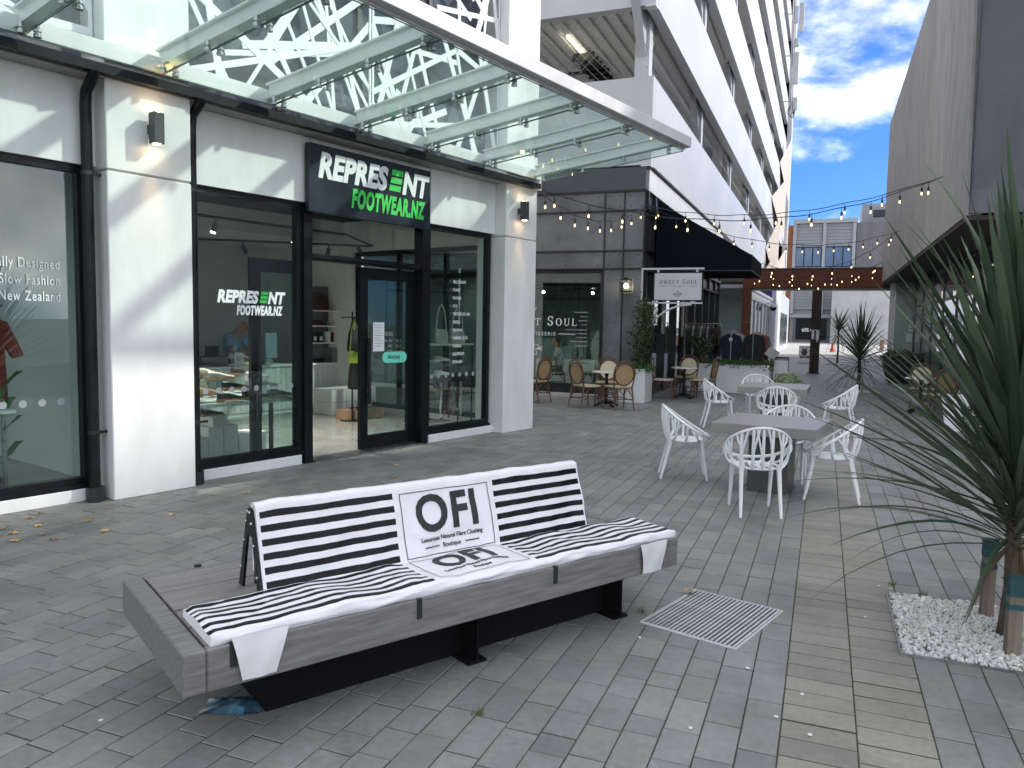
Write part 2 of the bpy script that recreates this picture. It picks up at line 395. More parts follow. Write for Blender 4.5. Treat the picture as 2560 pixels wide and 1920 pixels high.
stones = [q for q in stones if keep(q)]
vis = [q for q in stones if in_view((q[0], q[1], 0))]
vis.sort(key=lambda q: q[0]**2+q[1]**2)
meshes = {}
def paver_mesh(wx, ly, k):
    key = (round(wx, 3), round(ly, 2), k)
    if key not in meshes:
        b = MB(); b.add(*paver_geom(wx, ly)); meshes[key] = b.mesh([M_pav_o, M_str_o][k], name='paver')
    return meshes[key]
near = set(id(q) for q in vis[:298])
rest = [MB(), MB()]
for q in stones:
    tz = rng.uniform(-.0022, .0012); rx, ry = rng.gauss(0, .0035), rng.gauss(0, .004)
    if id(q) in near:
        obj('paver', paver_mesh(q[2], q[3], q[4]), pavement, (q[0], q[1], tz), (rx, ry, rng.gauss(0, .003)))
    elif -9 < q[0] < 6 and q[1] > 1.5:
        M = T(q[0], q[1], tz) @ Euler((rx, ry, rng.gauss(0, .003))).to_matrix().to_4x4()
        rest[q[4]].add(*paver_geom(q[2], q[3]), 0, M)
tag(rest[0].build('paver_field', M_pav_i, pavement), kind='stuff')
tag(rest[1].build('paver_strip', M_str_i, pavement), kind='stuff')

# ------------------------------------------------------------------ drain grate
gz_ = thing('drain_grate', 'slotted grey metal drain grate set in the paving beside the bench', 'drain grate', (-.53, 4.53, 0), R(73.5))
M_alu = pm('grate_bar', (.50, .50, .52), .42, .12, 20, metal=.7, objrand=.1); M_pit = pm('drain_pit', (.008, .008, .008), .9)
gl, gw = .70, .56
b = MB().box(-gl/2, gl/2, -gw/2, gw/2, -.03, .0028); b.build('pit', M_pit, gz_)
b = MB()
for a in ((-gl/2, gl/2, -gw/2-.006, -gw/2), (-gl/2, gl/2, gw/2, gw/2+.006), (-gl/2-.006, -gl/2, -gw/2-.006, gw/2+.006), (gl/2, gl/2+.006, -gw/2-.006, gw/2+.006)):
    b.box(*a, -.03, .008)
b.build('frame', M_greypaint, gz_)
nb = 22; bm_ = MB().box(-gl/2+.004, gl/2-.004, -.0085, .0085, .0029, .0095, c=.0012).mesh(M_alu, name='bar')
for i in range(nb): obj('bar', bm_, gz_, (0, -gw/2+(i+.5)*gw/nb, 0))

# ------------------------------------------------------------------ bench
M_rail = pm('weathered_rail', (.195, .191, .185), .55, .25, 5, .35, 60, stretch=(.8, 9, 9), c2=(.105, .102, .099), detail=10)
M_slat = pm('weathered_slat', (.245, .23, .225), .6, .22, 4, .35, 70, stretch=(.6, 16, 6), detail=10)
bn = thing('bench', 'long grey timber bench with a black steel base on the paving', 'bench', (-2.15, 2.11, 0), R(60))
BL_, BW = 2.80, 1.04
MB().box(0, .085, 0, .500, .28, .45, c=.006).build('end_rail', M_rail, bn)
MB().box(0, .085, .512, BW, .28, .45, c=.006).build('end_rail', M_rail, bn)
MB().box(BL_-.085, BL_, 0, .500, .28, .45, c=.006).build('end_rail', M_rail, bn)
MB().box(BL_-.085, BL_, .512, BW, .28, .45, c=.006).build('end_rail', M_rail, bn)
MB().box(.0865, BL_-.0865, 0, .05, .28, .45, c=.006).build('side_rail', M_rail, bn)
MB().box(.0865, BL_-.0865, BW-.05, BW, .28, .45, c=.006).build('side_rail', M_rail, bn)
ys = [.058, .165, .272, .379, .500, .628, .756, .884]
for i, y in enumerate(ys):
    w_ = .100 if i < 4 else .120
    MB().box(.095, BL_-.095, y, y+w_, .41, .448-.002*(i % 2), c=.003).build('slat', M_slat, bn)
for x, y0 in ((1.42, .11), (2.44, .11)):
    b = MB(); b.box(x, x+.012, y0, .94, .012, .28); b.box(x-.05, x+.062, y0, .94, 0, .012); b.build('leg', M_matteblack, bn)
MB().box(.40, 2.439, .25, .26, .005, .28).build('base_shade_panel', M_matteblack, bn); MB().box(.40, .41, .261, .919, .005, .28).build('base_shade_panel', M_matteblack, bn)  # black base panels, also standing in for the deep shade under the bench
MB().box(.401, 2.439, .92, .93, .005, .28).build('base_shade_panel', M_matteblack, bn)
for x in (.184, 1.017, 1.833, 2.62):
    MB().box(x-.012, x+.012, -.006, 0.02, .36, .452).build('bracket', M_darkmetal, bn)
MB().box(.33, .36, BW-.02, BW+.008, .40, .462).build('bracket', M_darkmetal, bn)
def aframe(x):
    b = MB()
    pts = [(.36, .455), (.405, .455), (.475, .72), (.535, .72), (.605, .455), (.655, .455), (.535, .835), (.51, .848), (.485, .835)]
    b.prism(pts, x, x+.012, 'x'); o = b.build('back_support', M_black, bn)
    bb = MB()
    for (y, z) in ((.495, .828), (.525, .828), (.474, .78), (.545, .78), (.445, .685), (.575, .685), (.405, .55), (.62, .55)): bb.ball((x-.003, y, z), .008, 1)
    bb.build('bolt', M_steel, o, True)
aframe(.425); aframe(2.405); 
MB().box(.44, 2.40, .475, .49, .50, .80).build('back_board', M_black, bn)

# printed vinyl covers
def vinyl_mat(name, u0, u1, a, b_, per, off, duty, edge=None):
    """white vinyl printed with black stripes along u; a..b_ is the white label field"""
    mt, n, l, p = newmat(name)
    uv = n.new('ShaderNodeUVMap'); uv.uv_map = 'uv'; sx = n.new('ShaderNodeSeparateXYZ'); l.new(uv.outputs[0], sx.inputs[0])
    def ma(op, x, y=None):
        q = n.new('ShaderNodeMath'); q.operation = op
        for i, v in enumerate((x, y)):
            if v is None: continue
            if isinstance(v, (int, float)): q.inputs[i].default_value = v
            else: l.new(v, q.inputs[i])
        return q.outputs[0]
    U, V = sx.outputs[0], sx.outputs[1]
    fr = ma('FRACT', ma('DIVIDE', ma('SUBTRACT', V, off), per)); st = ma('LESS_THAN', fr, duty)
    inr = ma('MULTIPLY', ma('GREATER_THAN', U, u0), ma('LESS_THAN', U, u1))
    lab = ma('MULTIPLY', ma('GREATER_THAN', U, a), ma('LESS_THAN', U, b_))
    st = ma('MULTIPLY', ma('MULTIPLY', st, inr), ma('SUBTRACT', 1, lab))
    if edge: st = ma('MULTIPLY', st, ma('MULTIPLY', ma('GREATER_THAN', V, edge[0]), ma('LESS_THAN', V, edge[1])))
    mx_ = n.new('ShaderNodeMix'); mx_.data_type = 'RGBA'; l.new(st, mx_.inputs[0])
    mx_.inputs[6].default_value = (.74, .74, .77, 1); mx_.inputs[7].default_value = (.006, .006, .008, 1)
    l.new(mx_.outputs[2], p.inputs['Base Color']); p.inputs['Roughness'].default_value = .36; p.inputs['Specular IOR Level'].default_value = .22
    tc_ = n.new('ShaderNodeTexCoord'); nz_ = n.new('ShaderNodeTexNoise'); nz_.inputs['Scale'].default_value = 14; nz_.inputs['Detail'].default_value = 6
    l.new(tc_.outputs['Object'], nz_.inputs[0]); bp = n.new('ShaderNodeBump'); bp.inputs['Strength'].default_value = .22; bp.inputs['Distance'].default_value = .008
    l.new(nz_.outputs['Fac'], bp.inputs['Height']); l.new(bp.outputs[0], p.inputs['Normal'])
    return mt
def grid(fn, nu, nv, mat, name, parent, uvf):
    vs = [fn(i/nu, j/nv) for j in range(nv+1) for i in range(nu+1)]
    fs = [(j*(nu+1)+i, j*(nu+1)+i+1, (j+1)*(nu+1)+i+1, (j+1)*(nu+1)+i) for j in range(nv) for i in range(nu)]
    me = bpy.data.meshes.new(name); me.from_pydata(vs, [], fs); me.materials.append(mat)
    ul = me.uv_layers.new(name='uv'); uvs = [uvf(i/nu, j/nv) for j in range(nv+1) for i in range(nu+1)]
    for lp in me.loops: ul.data[lp.index].uv = uvs[lp.vertex_index]
    me.polygons.foreach_set('use_smooth', [True]*len(fs)); me.update()
    return obj(name, me, parent)
def nzv(x, y, z=0): return noise.noise(Vector((x, y, z)))
M_vback = vinyl_mat('striped_vinyl_back', .455, 2.395, 1.135, 1.755, .0632, .027, .5, (.02, .40))
bc = thing('backrest_cover', 'black and white striped vinyl cover with large black letters over the bench backrest', 'bench cover', (-2.15, 2.11, 0), R(60))
X0, X1 = .44, 2.405
def back_pt(x, v):
    """x along, v up the slope (0..0.42); front face"""
    y = .365+v*.275; z = .475+v*.955
    wr = .008*nzv(x*5, v*7, 3)+.004*nzv(x*14, v*9, 8)-.010*max(0, .25-abs(nzv(x*4+v*6, v*3-x, 1)))-.007*max(0, .2-abs(nzv(x*9-v*7, v*4, 7)))
    wr *= 1.5
    if 1.05 < x < 1.8: wr += .006*nzv(x*9, v*6, 5)
    return Vector((x, y+wr, z+.006*nzv(x*6, 0, 2)*(v > .35)))
VH = .405
def back_loop(a, q):
    """front face, over the top, down the rear"""
    x = X0+(X1-X0)*a
    if q < .55: return back_pt(x, VH*q/.55)
    if q < .70:
        t = (q-.55)/.15; p0 = back_pt(x, VH); return Vector((x, p0.y+.062*t, p0.z+.012*math.sin(math.pi*t)+.003*nzv(x*20, t)))
    t = (q-.70)/.30; p0 = back_pt(x, VH); return Vector((x, p0.y+.062-.03*t+.006*nzv(x*6, t*4), p0.z-.30*t))
def back_uv(a, q): return (X0+(X1-X0)*a, VH*q/.55 if q < .55 else (.45 if q < .7 else .47))
grid(back_loop, 150, 40, M_vback, 'cover', bc, back_uv)
for xx, sgn in ((X0, 1), (X1, -1)):
    b = MB(); P = [back_loop((xx-X0)/(X1-X0), q/20) for q in range(21)]; b.add([p+Vector((0.001*sgn, 0, 0)) for p in P], [list(range(21))]); b.build('end_panel', M_vback, bc)
def lay(me, fn, lift):
    for v in me.vertices: v.co = fn(v.co.x, v.co.y)+lift*(1 if v.co.z > 0 else .6)
    return me
LN = Vector((0, -.0035, .001))
def label_strokes(cx, w_, h_, v0, th, fn, lift, parent, mat):
    b = MB()
    def bar(x0, x1, y0, y1):
        n_ = max(2, int(max(x1-x0, y1-y0)/.03))
        if x1-x0 > y1-y0: ps = [((x0+(x1-x0)*i/n_, y0), (x0+(x1-x0)*i/n_, y1)) for i in range(n_+1)]
        else: ps = [((x0, y0+(y1-y0)*i/n_), (x1, y0+(y1-y0)*i/n_)) for i in range(n_+1)]
        vs = []
        for a_, c_ in ps: vs += [fn(*a_)+lift, fn(*c_)+lift]
        b.add(vs, [(2*i, 2*i+1, 2*i+3, 2*i+2) for i in range(n_)])
    bar(cx-w_/2, cx+w_/2, v0, v0+th); bar(cx-w_/2, cx+w_/2, v0+h_-th, v0+h_)
    bar(cx-w_/2, cx-w_/2+th, v0+th, v0+h_-th); bar(cx+w_/2-th, cx+w_/2, v0+th, v0+h_-th)
    return b, bar
b, bar = label_strokes(1.445, .55, .335, .032, .004, back_pt, LN, bc, M_print_k)
bar(1.28, 1.37, .070, .076); bar(1.53, 1.62, .070, .076)
b.build('label_border', M_print_k, bc)
def put(txt, size, cx, v, bold, sx=1.0, space=1.0, fn=back_pt, lift=LN, parent=bc, name='lettering', cuts=2):
    me = text_mesh(txt, size, M_print_k, bold, 0, sx, .0005, space, 'CENTER', cuts)
    for q in me.vertices: q.co.x += cx; q.co.y += v
    return obj(name, lay(me, fn, lift), parent)
put('OFI', .262, 1.445, .158, .028, .92, 1.08, cuts=3)
put('Luxurious Natural Fibre Clothing', .0335, 1.455, .104, .012, .86, 1.0)
put('Boutique', .034, 1.448, .062, .004, .9)

# seat cushion
M_vseat = vinyl_mat('striped_vinyl_seat', -.2, 2.9, 1.13, 1.74, .0575, .012, .47, (.0, .34))
cu = thing('seat_cushion', 'thin black and white striped vinyl cushion lying along the front of the bench seat', 'cushion', (-2.15, 2.11, 0), R(60))
CX0, CX1, CY0, CY1 = .105, 2.785, .030, .385
def seat_pt(x, y):
    z = .503+.009*nzv(x*4.5+y*3, y*8, 1)+.008*math.sin(x*13+3*y+2*nzv(x*2, y*2))*(.5+.5*nzv(x*1.3, 4))
    z -= .016*max(0, .22-abs(nzv(x*5-y*4, y*5, 11)))
    z += .007*nzv(x*10, y*6, 6)*(1 if 1.0 < x < 2.2 else .45)
    wob = .010*math.sin(x*13+1.5*nzv(x*3, 2))
    return Vector((x, y+wob*(1-abs(y-.2)/.25 if abs(y-.2) < .25 else 0), z))
def seat_loop(a, q):
    """front hem, front edge, top, rear edge"""
    x = CX0+(CX1-CX0)*a
    e = min(x-CX0, CX1-x)
    if q < .22:
        t = q/.22; p = seat_pt(x, CY0); zz = .447+(p.z-.447-.008)*t
        return Vector((x, CY0-.012+.010*nzv(x*7, t*2, 4)-.010*math.sin(math.pi*t), zz))
    if q < .92:
        t = (q-.22)/.70; p = seat_pt(x, CY0+(CY1-CY0)*t); p.z -= .010*max(0, 1-t/.06)+.012*max(0, (t-.94)/.06)
        if e < .03: p.z -= .012*(1-e/.03)
        return p
    t = (q-.92)/.08; p = seat_pt(x, CY1); return Vector((x, CY1+.01, p.z-.012-(p.z-.46)*t))
def seat_uv(a, q):
    x = CX0+(CX1-CX0)*a
    if q < .22: return (x, -.05)
    if q < .92: return (x, (CY1-CY0)*(q-.22)/.70)
    return (x, .36)
grid(seat_loop, 190, 46, M_vseat, 'cover', cu, seat_uv)
for xx in (CX0, CX1):
    b = MB(); P = [seat_loop((xx-CX0)/(CX1-CX0), q/23) for q in range(24)]; P += [Vector((xx, CY1, .449)), Vector((xx, CY0, .449))]
    b.add(P, [list(range(len(P)))]); b.build('end_panel', M_paper, cu)
def flap(x0, x1, xb0, xb1, z0, z1):
    b = MB(); n_ = 8; vs = []
    for j in range(n_+1):
        t = j/n_; a0 = x0+(xb0-x0)*t; a1 = x1+(xb1-x1)*t
        for i in range(7): vs.append((a0+(a1-a0)*i/6, -.014-.006*math.sin(t*3)-.004*math.sin(i*1.3+t*4), z0+(z1-z0)*t))
    b.add(vs, [(j*7+i, j*7+i+1, (j+1)*7+i+1, (j+1)*7+i) for j in range(n_) for i in range(6)]); b.build('flap', M_flap, cu, True)
M_flap = pm('white_vinyl', (.72, .73, .75), .38, .06, 6, .1, 30)
flap(.175, .40, .215, .35, .478, .298); flap(2.46, 2.68, 2.485, 2.64, .462, .288)
LS = Vector((0, 0, .004))
b, bar = label_strokes(1.435, .54, .30, .05, .004, seat_pt, LS, cu, M_print_k); b.build('label_border', M_print_k, cu)
put('Luxurious Natural Fibre Clothing', .033, 1.44, .135, .012, .86, 1.0, seat_pt, LS, cu)
put('OFI', .235, 1.435, .185, .028, .92, 1.08, seat_pt, LS, cu, cuts=3)
put('Boutique', .034, 1.44, .088, .004, .9, 1.0, seat_pt, LS, cu)

# litter and leaves
M_leafd = pm('dry_leaf', (.55, .37, .18), .7, .3, 30, objrand=.35)
def leaf_mesh(seed):
    r_ = random.Random(seed); n_ = 10; vs = [(0, 0, .012)]
    for i in range(n_):
        a = 2*math.pi*i/n_; rr = (.048 if i % 2 == 0 else .022)*r_.uniform(.7, 1.15)
        vs.append((rr*math.cos(a), rr*math.sin(a), r_.uniform(.002, .022)))
    b = MB(); b.add(vs, [(0, 1+i, 1+(i+1) % n_) for i in range(n_)])
    b.tube([(0, 0, .01), (.03, .05, .006)], .0015, 4); return b.mesh(M_leafd, name='fallen_leaf')
lm = [leaf_mesh(i) for i in range(5)]
LP = [((-7.55, 4.42), 'scattered near the left shop window'), ]
M_bag = pm('blue_plastic_bag', (.06, .15, .21), .25, .3, 12)
LV = [(-5.96, 4.04), (-5.77, 3.99), (-6.09, 4.36), (-6.15, 4.51), (-5.81, 4.23), (-5.55, 4.07), (-5.35, 4.01), (-5.58, 4.5), (-5.21, 4.34), (-5.13, 4.94), (-5.56, 3.86), (-5.39, 5.68), (-5.17, 5.91), (-5.0, 7.02), (-4.61, 7.83), (-4.26, 7.2), (-4.45, 6.32)]
for i, (x, y) in enumerate(LV):
    far = y > 5.2
    o = obj('fallen_leaf', lm[i % 5], None, (x, y, .002), (0, 0, rng.uniform(0, 6)))
    s_ = rng.uniform(.75, 1.05)*(.75 if far else 1); o.scale = (s_, s_, s_)
    tag(o, 'small dry tan leaf on the paving in front of the shop door' if far else 'dry curled brown leaf on the paving below the left shop window', 'leaf', 'leaves near the shop door' if far else 'leaves under the left window')
o = obj('fallen_leaf', lm[2], None, (-.725, 4.86, .009), (0, 0, 1)); tag(o, 'orange dry leaf lying on the corner of the drain grate', 'leaf')
b = MB(); vs = []
for j in range(7):
    for i in range(9):
        x, y = i/8-.5, j/6-.5; vs.append((x*.26, y*.15, max(.003, .03+.03*nzv(x*5, y*5, 3)+.03*math.cos(x*3)*math.cos(y*3)-.03)))
b.add(vs, [(j*9+i, j*9+i+1, (j+1)*9+i+1, (j+1)*9+i) for j in range(6) for i in range(8)])
o = b.build('plastic_bag', M_bag, None, True, (-2.33, 2.57, 0), (0, 0, .4)); tag(o, 'crumpled blue plastic bag under the near end of the bench', 'bag')
M_chip = pm('white_pebble', (.72, .71, .69), .7, .1, 30)
pbm = MB().ball((0, 0, .004), .009, 1, 0, 1.3, 1, .6).mesh(M_chip, True, 'pebble')
for i, (x, y) in enumerate([(-.28, 3.9), (-.02, 3.72), (-.86, 4.05), (-.12, 3.45), (.41, 5.55), (.48, 5.52), (.02, 3.35), (-2.75, 2.25), (-.45, 3.2), (.3, 4.9)]):
    o = obj('stray_pebble', pbm, None, (x, y, .0), (0, 0, i)); tag(o, 'stray white pebble lying on the paving', 'pebble', 'stray white pebbles on the paving')
# ------------------------------------------------------------------ white shop building (local frame: x = s, y = inwards)
sb = thing('shop_building', 'white shop building with black framed windows and a white lattice screen upstairs', 'building', FO, FR)
M_floor = pm('polished_concrete', (.30, .30, .28), .14, .12, 1.5, c2=(.22, .22, .2))
M_int = pm('shop_wall_paint', (.66, .69, .67), .6, .05, 1)
M_ceil = pm('shop_ceiling', (.045, .047, .05), .8, .2)
M_soff = pm('canopy_soffit', (.40, .39, .37), .7, .12, 5)
def ubox(name, a, mat=M_white, parent=sb, c=0.0): return MB().box(*a, c=c).build(name, mat, parent)
def column(s0, s1):
    b = MB(); b.box(s0, s1, 0, .55, 0, 3.0, c=.008); b.box(s0+.012, s1-.012, .012, .54, 3.0, 3.018, 1); b.box(s0, s1, 0, .55, 3.018, 14, c=.008)
    return b.build('column', [M_white, M_soff], sb)
column(-.815, 0); column(-6.75, -5.935); column(-13.6, -12.785)
for s0, s1 in ((-12.78, -6.75), (-5.93, -4.46), (-2.27, -.82)):
    ubox('plinth', (s0, s1, .20, .42, 0, .115), c=.004)
    ubox('spandrel', (s0, s1 if s1 > -1 or s1 < -6 else s1+.05, .20, .42, 3.05, 3.80))
ubox('spandrel', (-4.40, -2.28, .22, .42, 3.05, 3.80))
ubox('soffit_strip', (-13.5, -.02, -.004, .20, 3.802, 3.90), M_soff)
ubox('soffit_strip', (-13.5, -.02, .20, .5, 3.802, 3.95), M_soff)
ubox('gutter', (-13.5, -.04, -.10, -.006, 3.815, 3.895), M_black)

def window(s0, s1, z0, z1, y=.24, fw_=.07, mull=(), name='window', sill=True):
    b = MB(); b.box(s0, s1, y, y+.09, z0, z0+fw_+.03); b.box(s0, s1, y, y+.09, z1-fw_, z1)
    b.box(s0, s0+fw_, y, y+.09, z0+fw_+.03, z1-fw_); b.box(s1-fw_, s1, y, y+.09, z0+fw_+.03, z1-fw_)
    b.box(s0+.002, s1-.002, y-.035, y-.002, z0+.0, z0+.045)
    for q in mull: b.box(q-.035, q+.035, y, y+.09, z0+fw_+.03, z1-fw_)
    f = b.build('window_frame', M_black, sb)
    e = [s0+fw_]+[q for q in mull]+[s1-fw_]
    for i in range(len(e)-1): MB().box(e[i]+(.035 if i else 0), e[i+1]-(.035 if i < len(e)-2 else 0), y+.04, y+.046, z0+fw_+.03, z1-fw_).build('pane', M_glass, f)
    return f
wl = window(-12.7, -6.83, .115, 3.05, mull=(-9.75,))
w1 = window(-5.90, -4.42, .115, 3.05)
w3 = window(-2.29, -.87, .115, 3.05)
# door bay
b = MB(); b.box(-4.42, -4.30, .20, .36, 0, 3.05); b.box(-2.42, -2.29, .20, .36, 0, 3.05); b.box(-4.30, -2.42, .22, .34, 2.40, 2.475); b.box(-4.30, -2.42, .24, .33, 2.97, 3.05)
b.box(-4.30, -2.42, .195, .22, 2.425, 2.45)
df = b.build('door_frame', M_black, sb); MB().box(-4.30, -2.42, .28, .286, 2.475, 2.97).build('pane', M_glass, df)
ubox('door_sill', (-4.30, -2.42, .16, .42, -.01, .022), M_steel)
def leaf(s0, s1, y, handle_s):
    b = MB(); b.box(s0, s0+.13, y, y+.05, .03, 2.38); b.box(s1-.13, s1, y, y+.05, .03, 2.38)
    b.box(s0+.13, s1-.13, y, y+.05, .03, .20); b.box(s0+.13, s1-.13, y, y+.05, 2.23, 2.38)
    d = b.build('sliding_door', M_black, sb); MB().box(s0+.13, s1-.13, y+.02, y+.026, .20, 2.23).build('pane', M_glass, d)
    h = MB(); h.box(handle_s-.02, handle_s+.02, y-.055, y-.035, .62, 1.48); h.box(handle_s-.012, handle_s+.012, y-.035, y, .72, .75); h.box(handle_s-.012, handle_s+.012, y-.035, y, 1.33, 1.36)
    h.build('handle', M_darkmetal, d); return d
d1 = leaf(-3.42, -2.42, .345, -3.30); d2 = leaf(-5.02, -4.30, .37, -4.94)
def downpipe(s):
    b = MB(); b.tube([(s, .12, .12), (s, .12, 3.55), (s, .10, 3.68), (s, .02, 3.74), (s, -.05, 3.79), (s, -.055, 3.83)], .048, 12)
    d = b.build('downpipe', M_black, sb, True)
    MB().cyl((s, .12), .078, 0, .135, 16).build('boot', M_darkmetal, d, True)
    for z in (.62, 2.95):
        k = MB(); k.cyl((s, .12), .055, z, z+.035, 14); k.box(s+.03, s+.13, .10, .125, z+.005, z+.03); k.build('bracket', M_darkmetal, d)
downpipe(-6.865); downpipe(-5.86)
# interior shell
ubox('shop_floor', (-13, .0, .42, 8.2, -.02, .012), M_floor)
ubox('shop_ceiling', (-13, .0, .42, 8.2, 3.55, 3.6), M_ceil)
ubox('ceiling_soffit', (-6.2, -.02, 4.3, 6.7, 3.15, 3.54), M_int)
ubox('back_wall', (-6.3, .0, 6.7, 6.85, .013, 3.54), M_int)
ubox('back_wall', (-13, -6.52, 3.4, 3.55, .013, 3.54), M_int)
ubox('party_wall', (-6.5, -6.35, .56, 6.7, .013, 3.54), M_int)
b = MB(); b.box(-.25, 0, 4.0, 8.2, .013, 3.54); b.box(-.25, 0, .56, 4.0, 2.98, 3.54); b.box(-.25, 0, .56, 4.0, .013, .10); b.build('side_wall', M_white, sb)
b = MB()
for y in (.60, 1.72, 2.84, 3.93): b.box(-.20, -.12, y, y+.07, .1, 2.98)
for z in (.1, 2.45, 2.90): b.box(-.195, -.125, .60, 4.0, z, z+.08)
sf = b.build('side_window_frame', M_black, sb); MB().box(-.163, -.157, .60, 4.0, .1, 2.98).build('pane', M_glass, sf)
# upper storey
ubox('upper_window', (-12.78, -6.75, .42, .46, 4.06, 14), M_blueglass); ubox('upper_window', (-5.93, -.82, .42, .46, 4.06, 14), M_blueglass)
for s in (-4.6, -3.4, -2.1, -8.2, -9.6): ubox('mullion', (s-.04, s+.04, .38, .415, 4.06, 14), M_darkmetal)
ubox('end_wall', (-.4, -.002, .55, 9, 3.60, 14), M_white)
def clip_line(p, d, x0, x1, z0, z1):
    t0, t1 = -1e9, 1e9
    for a, e, lo, hi in ((p[0], d[0], x0, x1), (p[1], d[1], z0, z1)):
        if abs(e) < 1e-6:
            if not lo < a < hi: return None
            continue
        u, v = (lo-a)/e, (hi-a)/e
        if u > v: u, v = v, u
        t0, t1 = max(t0, u), min(t1, v)
    return (t0, t1) if t1-t0 > .12 else None
def lattice(s0, s1, z0, z1, seed, y=.16):
    r_ = random.Random(seed); b = MB(); th = .012
    b.box(s0, s1, y, y+th, z0, z0+.03); b.box(s0, s1, y, y+th, z1-.03, z1); b.box(s0, s0+.03, y, y+th, z0+.03, z1-.03); b.box(s1-.03, s1, y, y+th, z0+.03, z1-.03)
    hubs = [(r_.uniform(s0, s1), r_.uniform(z0, z1)) for _ in range(max(4, int((s1-s0)*(z1-z0)*2.0)))]
    k = 0
    for i, h in enumerate(hubs):
        for j in range(r_.choice([2, 3, 3])):
            a = r_.uniform(0, math.pi); d = (math.cos(a), math.sin(a)); c = clip_line(h, d, s0+.01, s1-.01, z0+.01, z1-.01)
            if not c: continue
            t0, t1 = max(c[0], -r_.uniform(.6, 2.2)), min(c[1], r_.uniform(.6, 2.2)); w_ = r_.choice([.022, .028, .034, .042])
            k += 1; yy = y+.0006*(k % 18)
            p0 = (h[0]+d[0]*t0, h[1]+d[1]*t0); p1 = (h[0]+d[0]*t1, h[1]+d[1]*t1); nx, nz_ = -d[1]*w_, d[0]*w_
            b.prism([(p0[0]+nx, p0[1]+nz_), (p0[0]-nx, p0[1]-nz_), (p1[0]-nx, p1[1]-nz_), (p1[0]+nx, p1[1]+nz_)], yy, yy+th, 'y')
    return b.build('lattice_panel', M_lat, sb)
M_lat = pm('lattice_white', (.80, .81, .82), .45, .03)
k = 0
for s0, s1 in ((-5.92, -3.42), (-3.40, -.83), (-9.75, -6.77), (-12.7, -9.77)):
    for z0, z1 in ((4.08, 5.85), (5.87, 7.64), (7.66, 9.43), (9.45, 11.2)):
        if s0 < -7 and z0 > 8: continue
        k += 1; lattice(s0, s1, z0, z1, 40+k)
# ------------------------------------------------------------------ window lettering (on the panes)
def lettering(name, txt, size, s, y, z, mat, parent, bold=0, shear=0, sx=1.0, space=1.0, align='LEFT'):
    me = text_mesh(txt, size, mat, bold, shear, sx, .0006, space, align)
    return obj(name, me, parent, (s, y, z), (R(90), 0, 0))
for txt, z in (('ally Designed', 2.11), ('Slow Fashion', 1.965), ('New Zealand', 1.825)): lettering('lettering', txt, .120, -7.05, .272, z, M_print_w, wl, .010, 0, .66, 1.16, 'RIGHT')
M_green = pm('green_print', (.06, .62, .10), .5, .04)
def logo(parent, s, z, w_, y, second):
    """REPRESENT / FOOTWEAR.NZ, the second last E made of three green bars"""
    k = w_/1.735
    a = text_mesh('REPRES', .385*k, M_print_w, .05, .22, .84, .003, 1.06); c = text_mesh('NT', .385*k, M_print_w, .05, .22, .84, .003, 1.06)
    wa = max(v.co.x for v in a.vertices)
    P = Matrix.Translation((s, y, z)) @ STAND
    b = MB(); h = .275*k; e0 = wa+.012*k; ew = .20*k
    for i in range(3):
        z0 = h*(i*.36); z1 = z0+h*.27; b.add([(e0+z0*.22, z0, .003), (e0+ew+z0*.22, z0, .003), (e0+ew+z1*.22, z1, .003), (e0+z1*.22, z1, .003)], [(0, 1, 2, 3)])
    em = b.mesh(M_green)
    x2 = e0+ew+.035*k
    obj('lettering', mesh_join([(a, P, 0), (em, P, 1), (c, P @ T(x2, 0, 0), 0)], [M_print_w, M_green]), parent)
    d = text_mesh('FOOTWEAR.NZ', .30*k, second, .05, .22, .86, .003, 1.15); wd = max(v.co.x for v in d.vertices); tw = x2+max(v.co.x for v in c.vertices)
    for q in d.vertices: q.co.x *= 1.30*k/wd
    obj('lettering', mesh_join([(d, Matrix.Translation((s, y, z-.285*k)) @ STAND @ T(tw-1.30*k-.08*k, 0, 0), 0)], [second]), parent)
logo(w1, -5.50, 1.875, .80, .274, M_print_w)
def dots(s0, s1, z, y, parent, step=.155, r=.033):
    me = MB().add([(r*math.cos(2*math.pi*i/14), 0, r*math.sin(2*math.pi*i/14)) for i in range(14)], [list(range(14))]).mesh(M_frost, name='dot_marking'); s = s0
    while s < s1: obj('dot_marking', me, parent, (s, y, z)); s += step
M_frost = pm('frosted_dot', (.30, .34, .33), .6, .05)
dots(-12.5, -6.95, .925, .272, wl); dots(-5.80, -4.5, .93, .272, w1); dots(-2.15, -.95, .93, .272, w3)
for i, t_ in enumerate(['BELLE SCARPE', 'PLANET', 'KILDARE', 'ACO', 'TRETORN EST 1891', 'ADESSO', 'VIA NOVA', 'CAMPBELL & CO', 'CARMELA', 'LIQUIPROOF', 'SUPALABS+']):
    lettering('lettering', t_, .062, -1.70, .272, 2.265-i*.1165, M_print_w, w3, .012, 0, .74)
    lettering('lettering', '//', .062, -1.775, .272, 2.265-i*.1165, M_frost, w3, .01, .2, .8)
lettering('lettering', 'HOURS', .075, -3.02, .360, 1.505, M_frost, d1, .02, 0, .8)
for i, (a_, c_) in enumerate((('MON - FRI', '10 - 5'), ('SAT', '10 - 5'), ('SUN', '11 - 4'))):
    lettering('lettering', a_, .052, -2.84, .360, 1.42-i*.07, M_frost, d1, .012, 0, .8, 1, 'RIGHT'); lettering('lettering', c_, .052, -2.77, .360, 1.42-i*.07, M_frost, d1, .012, 0, .8)
M_mint = pm('mint_sticker', (.18, .72, .55), .5, .03)
b = MB(); pts = []
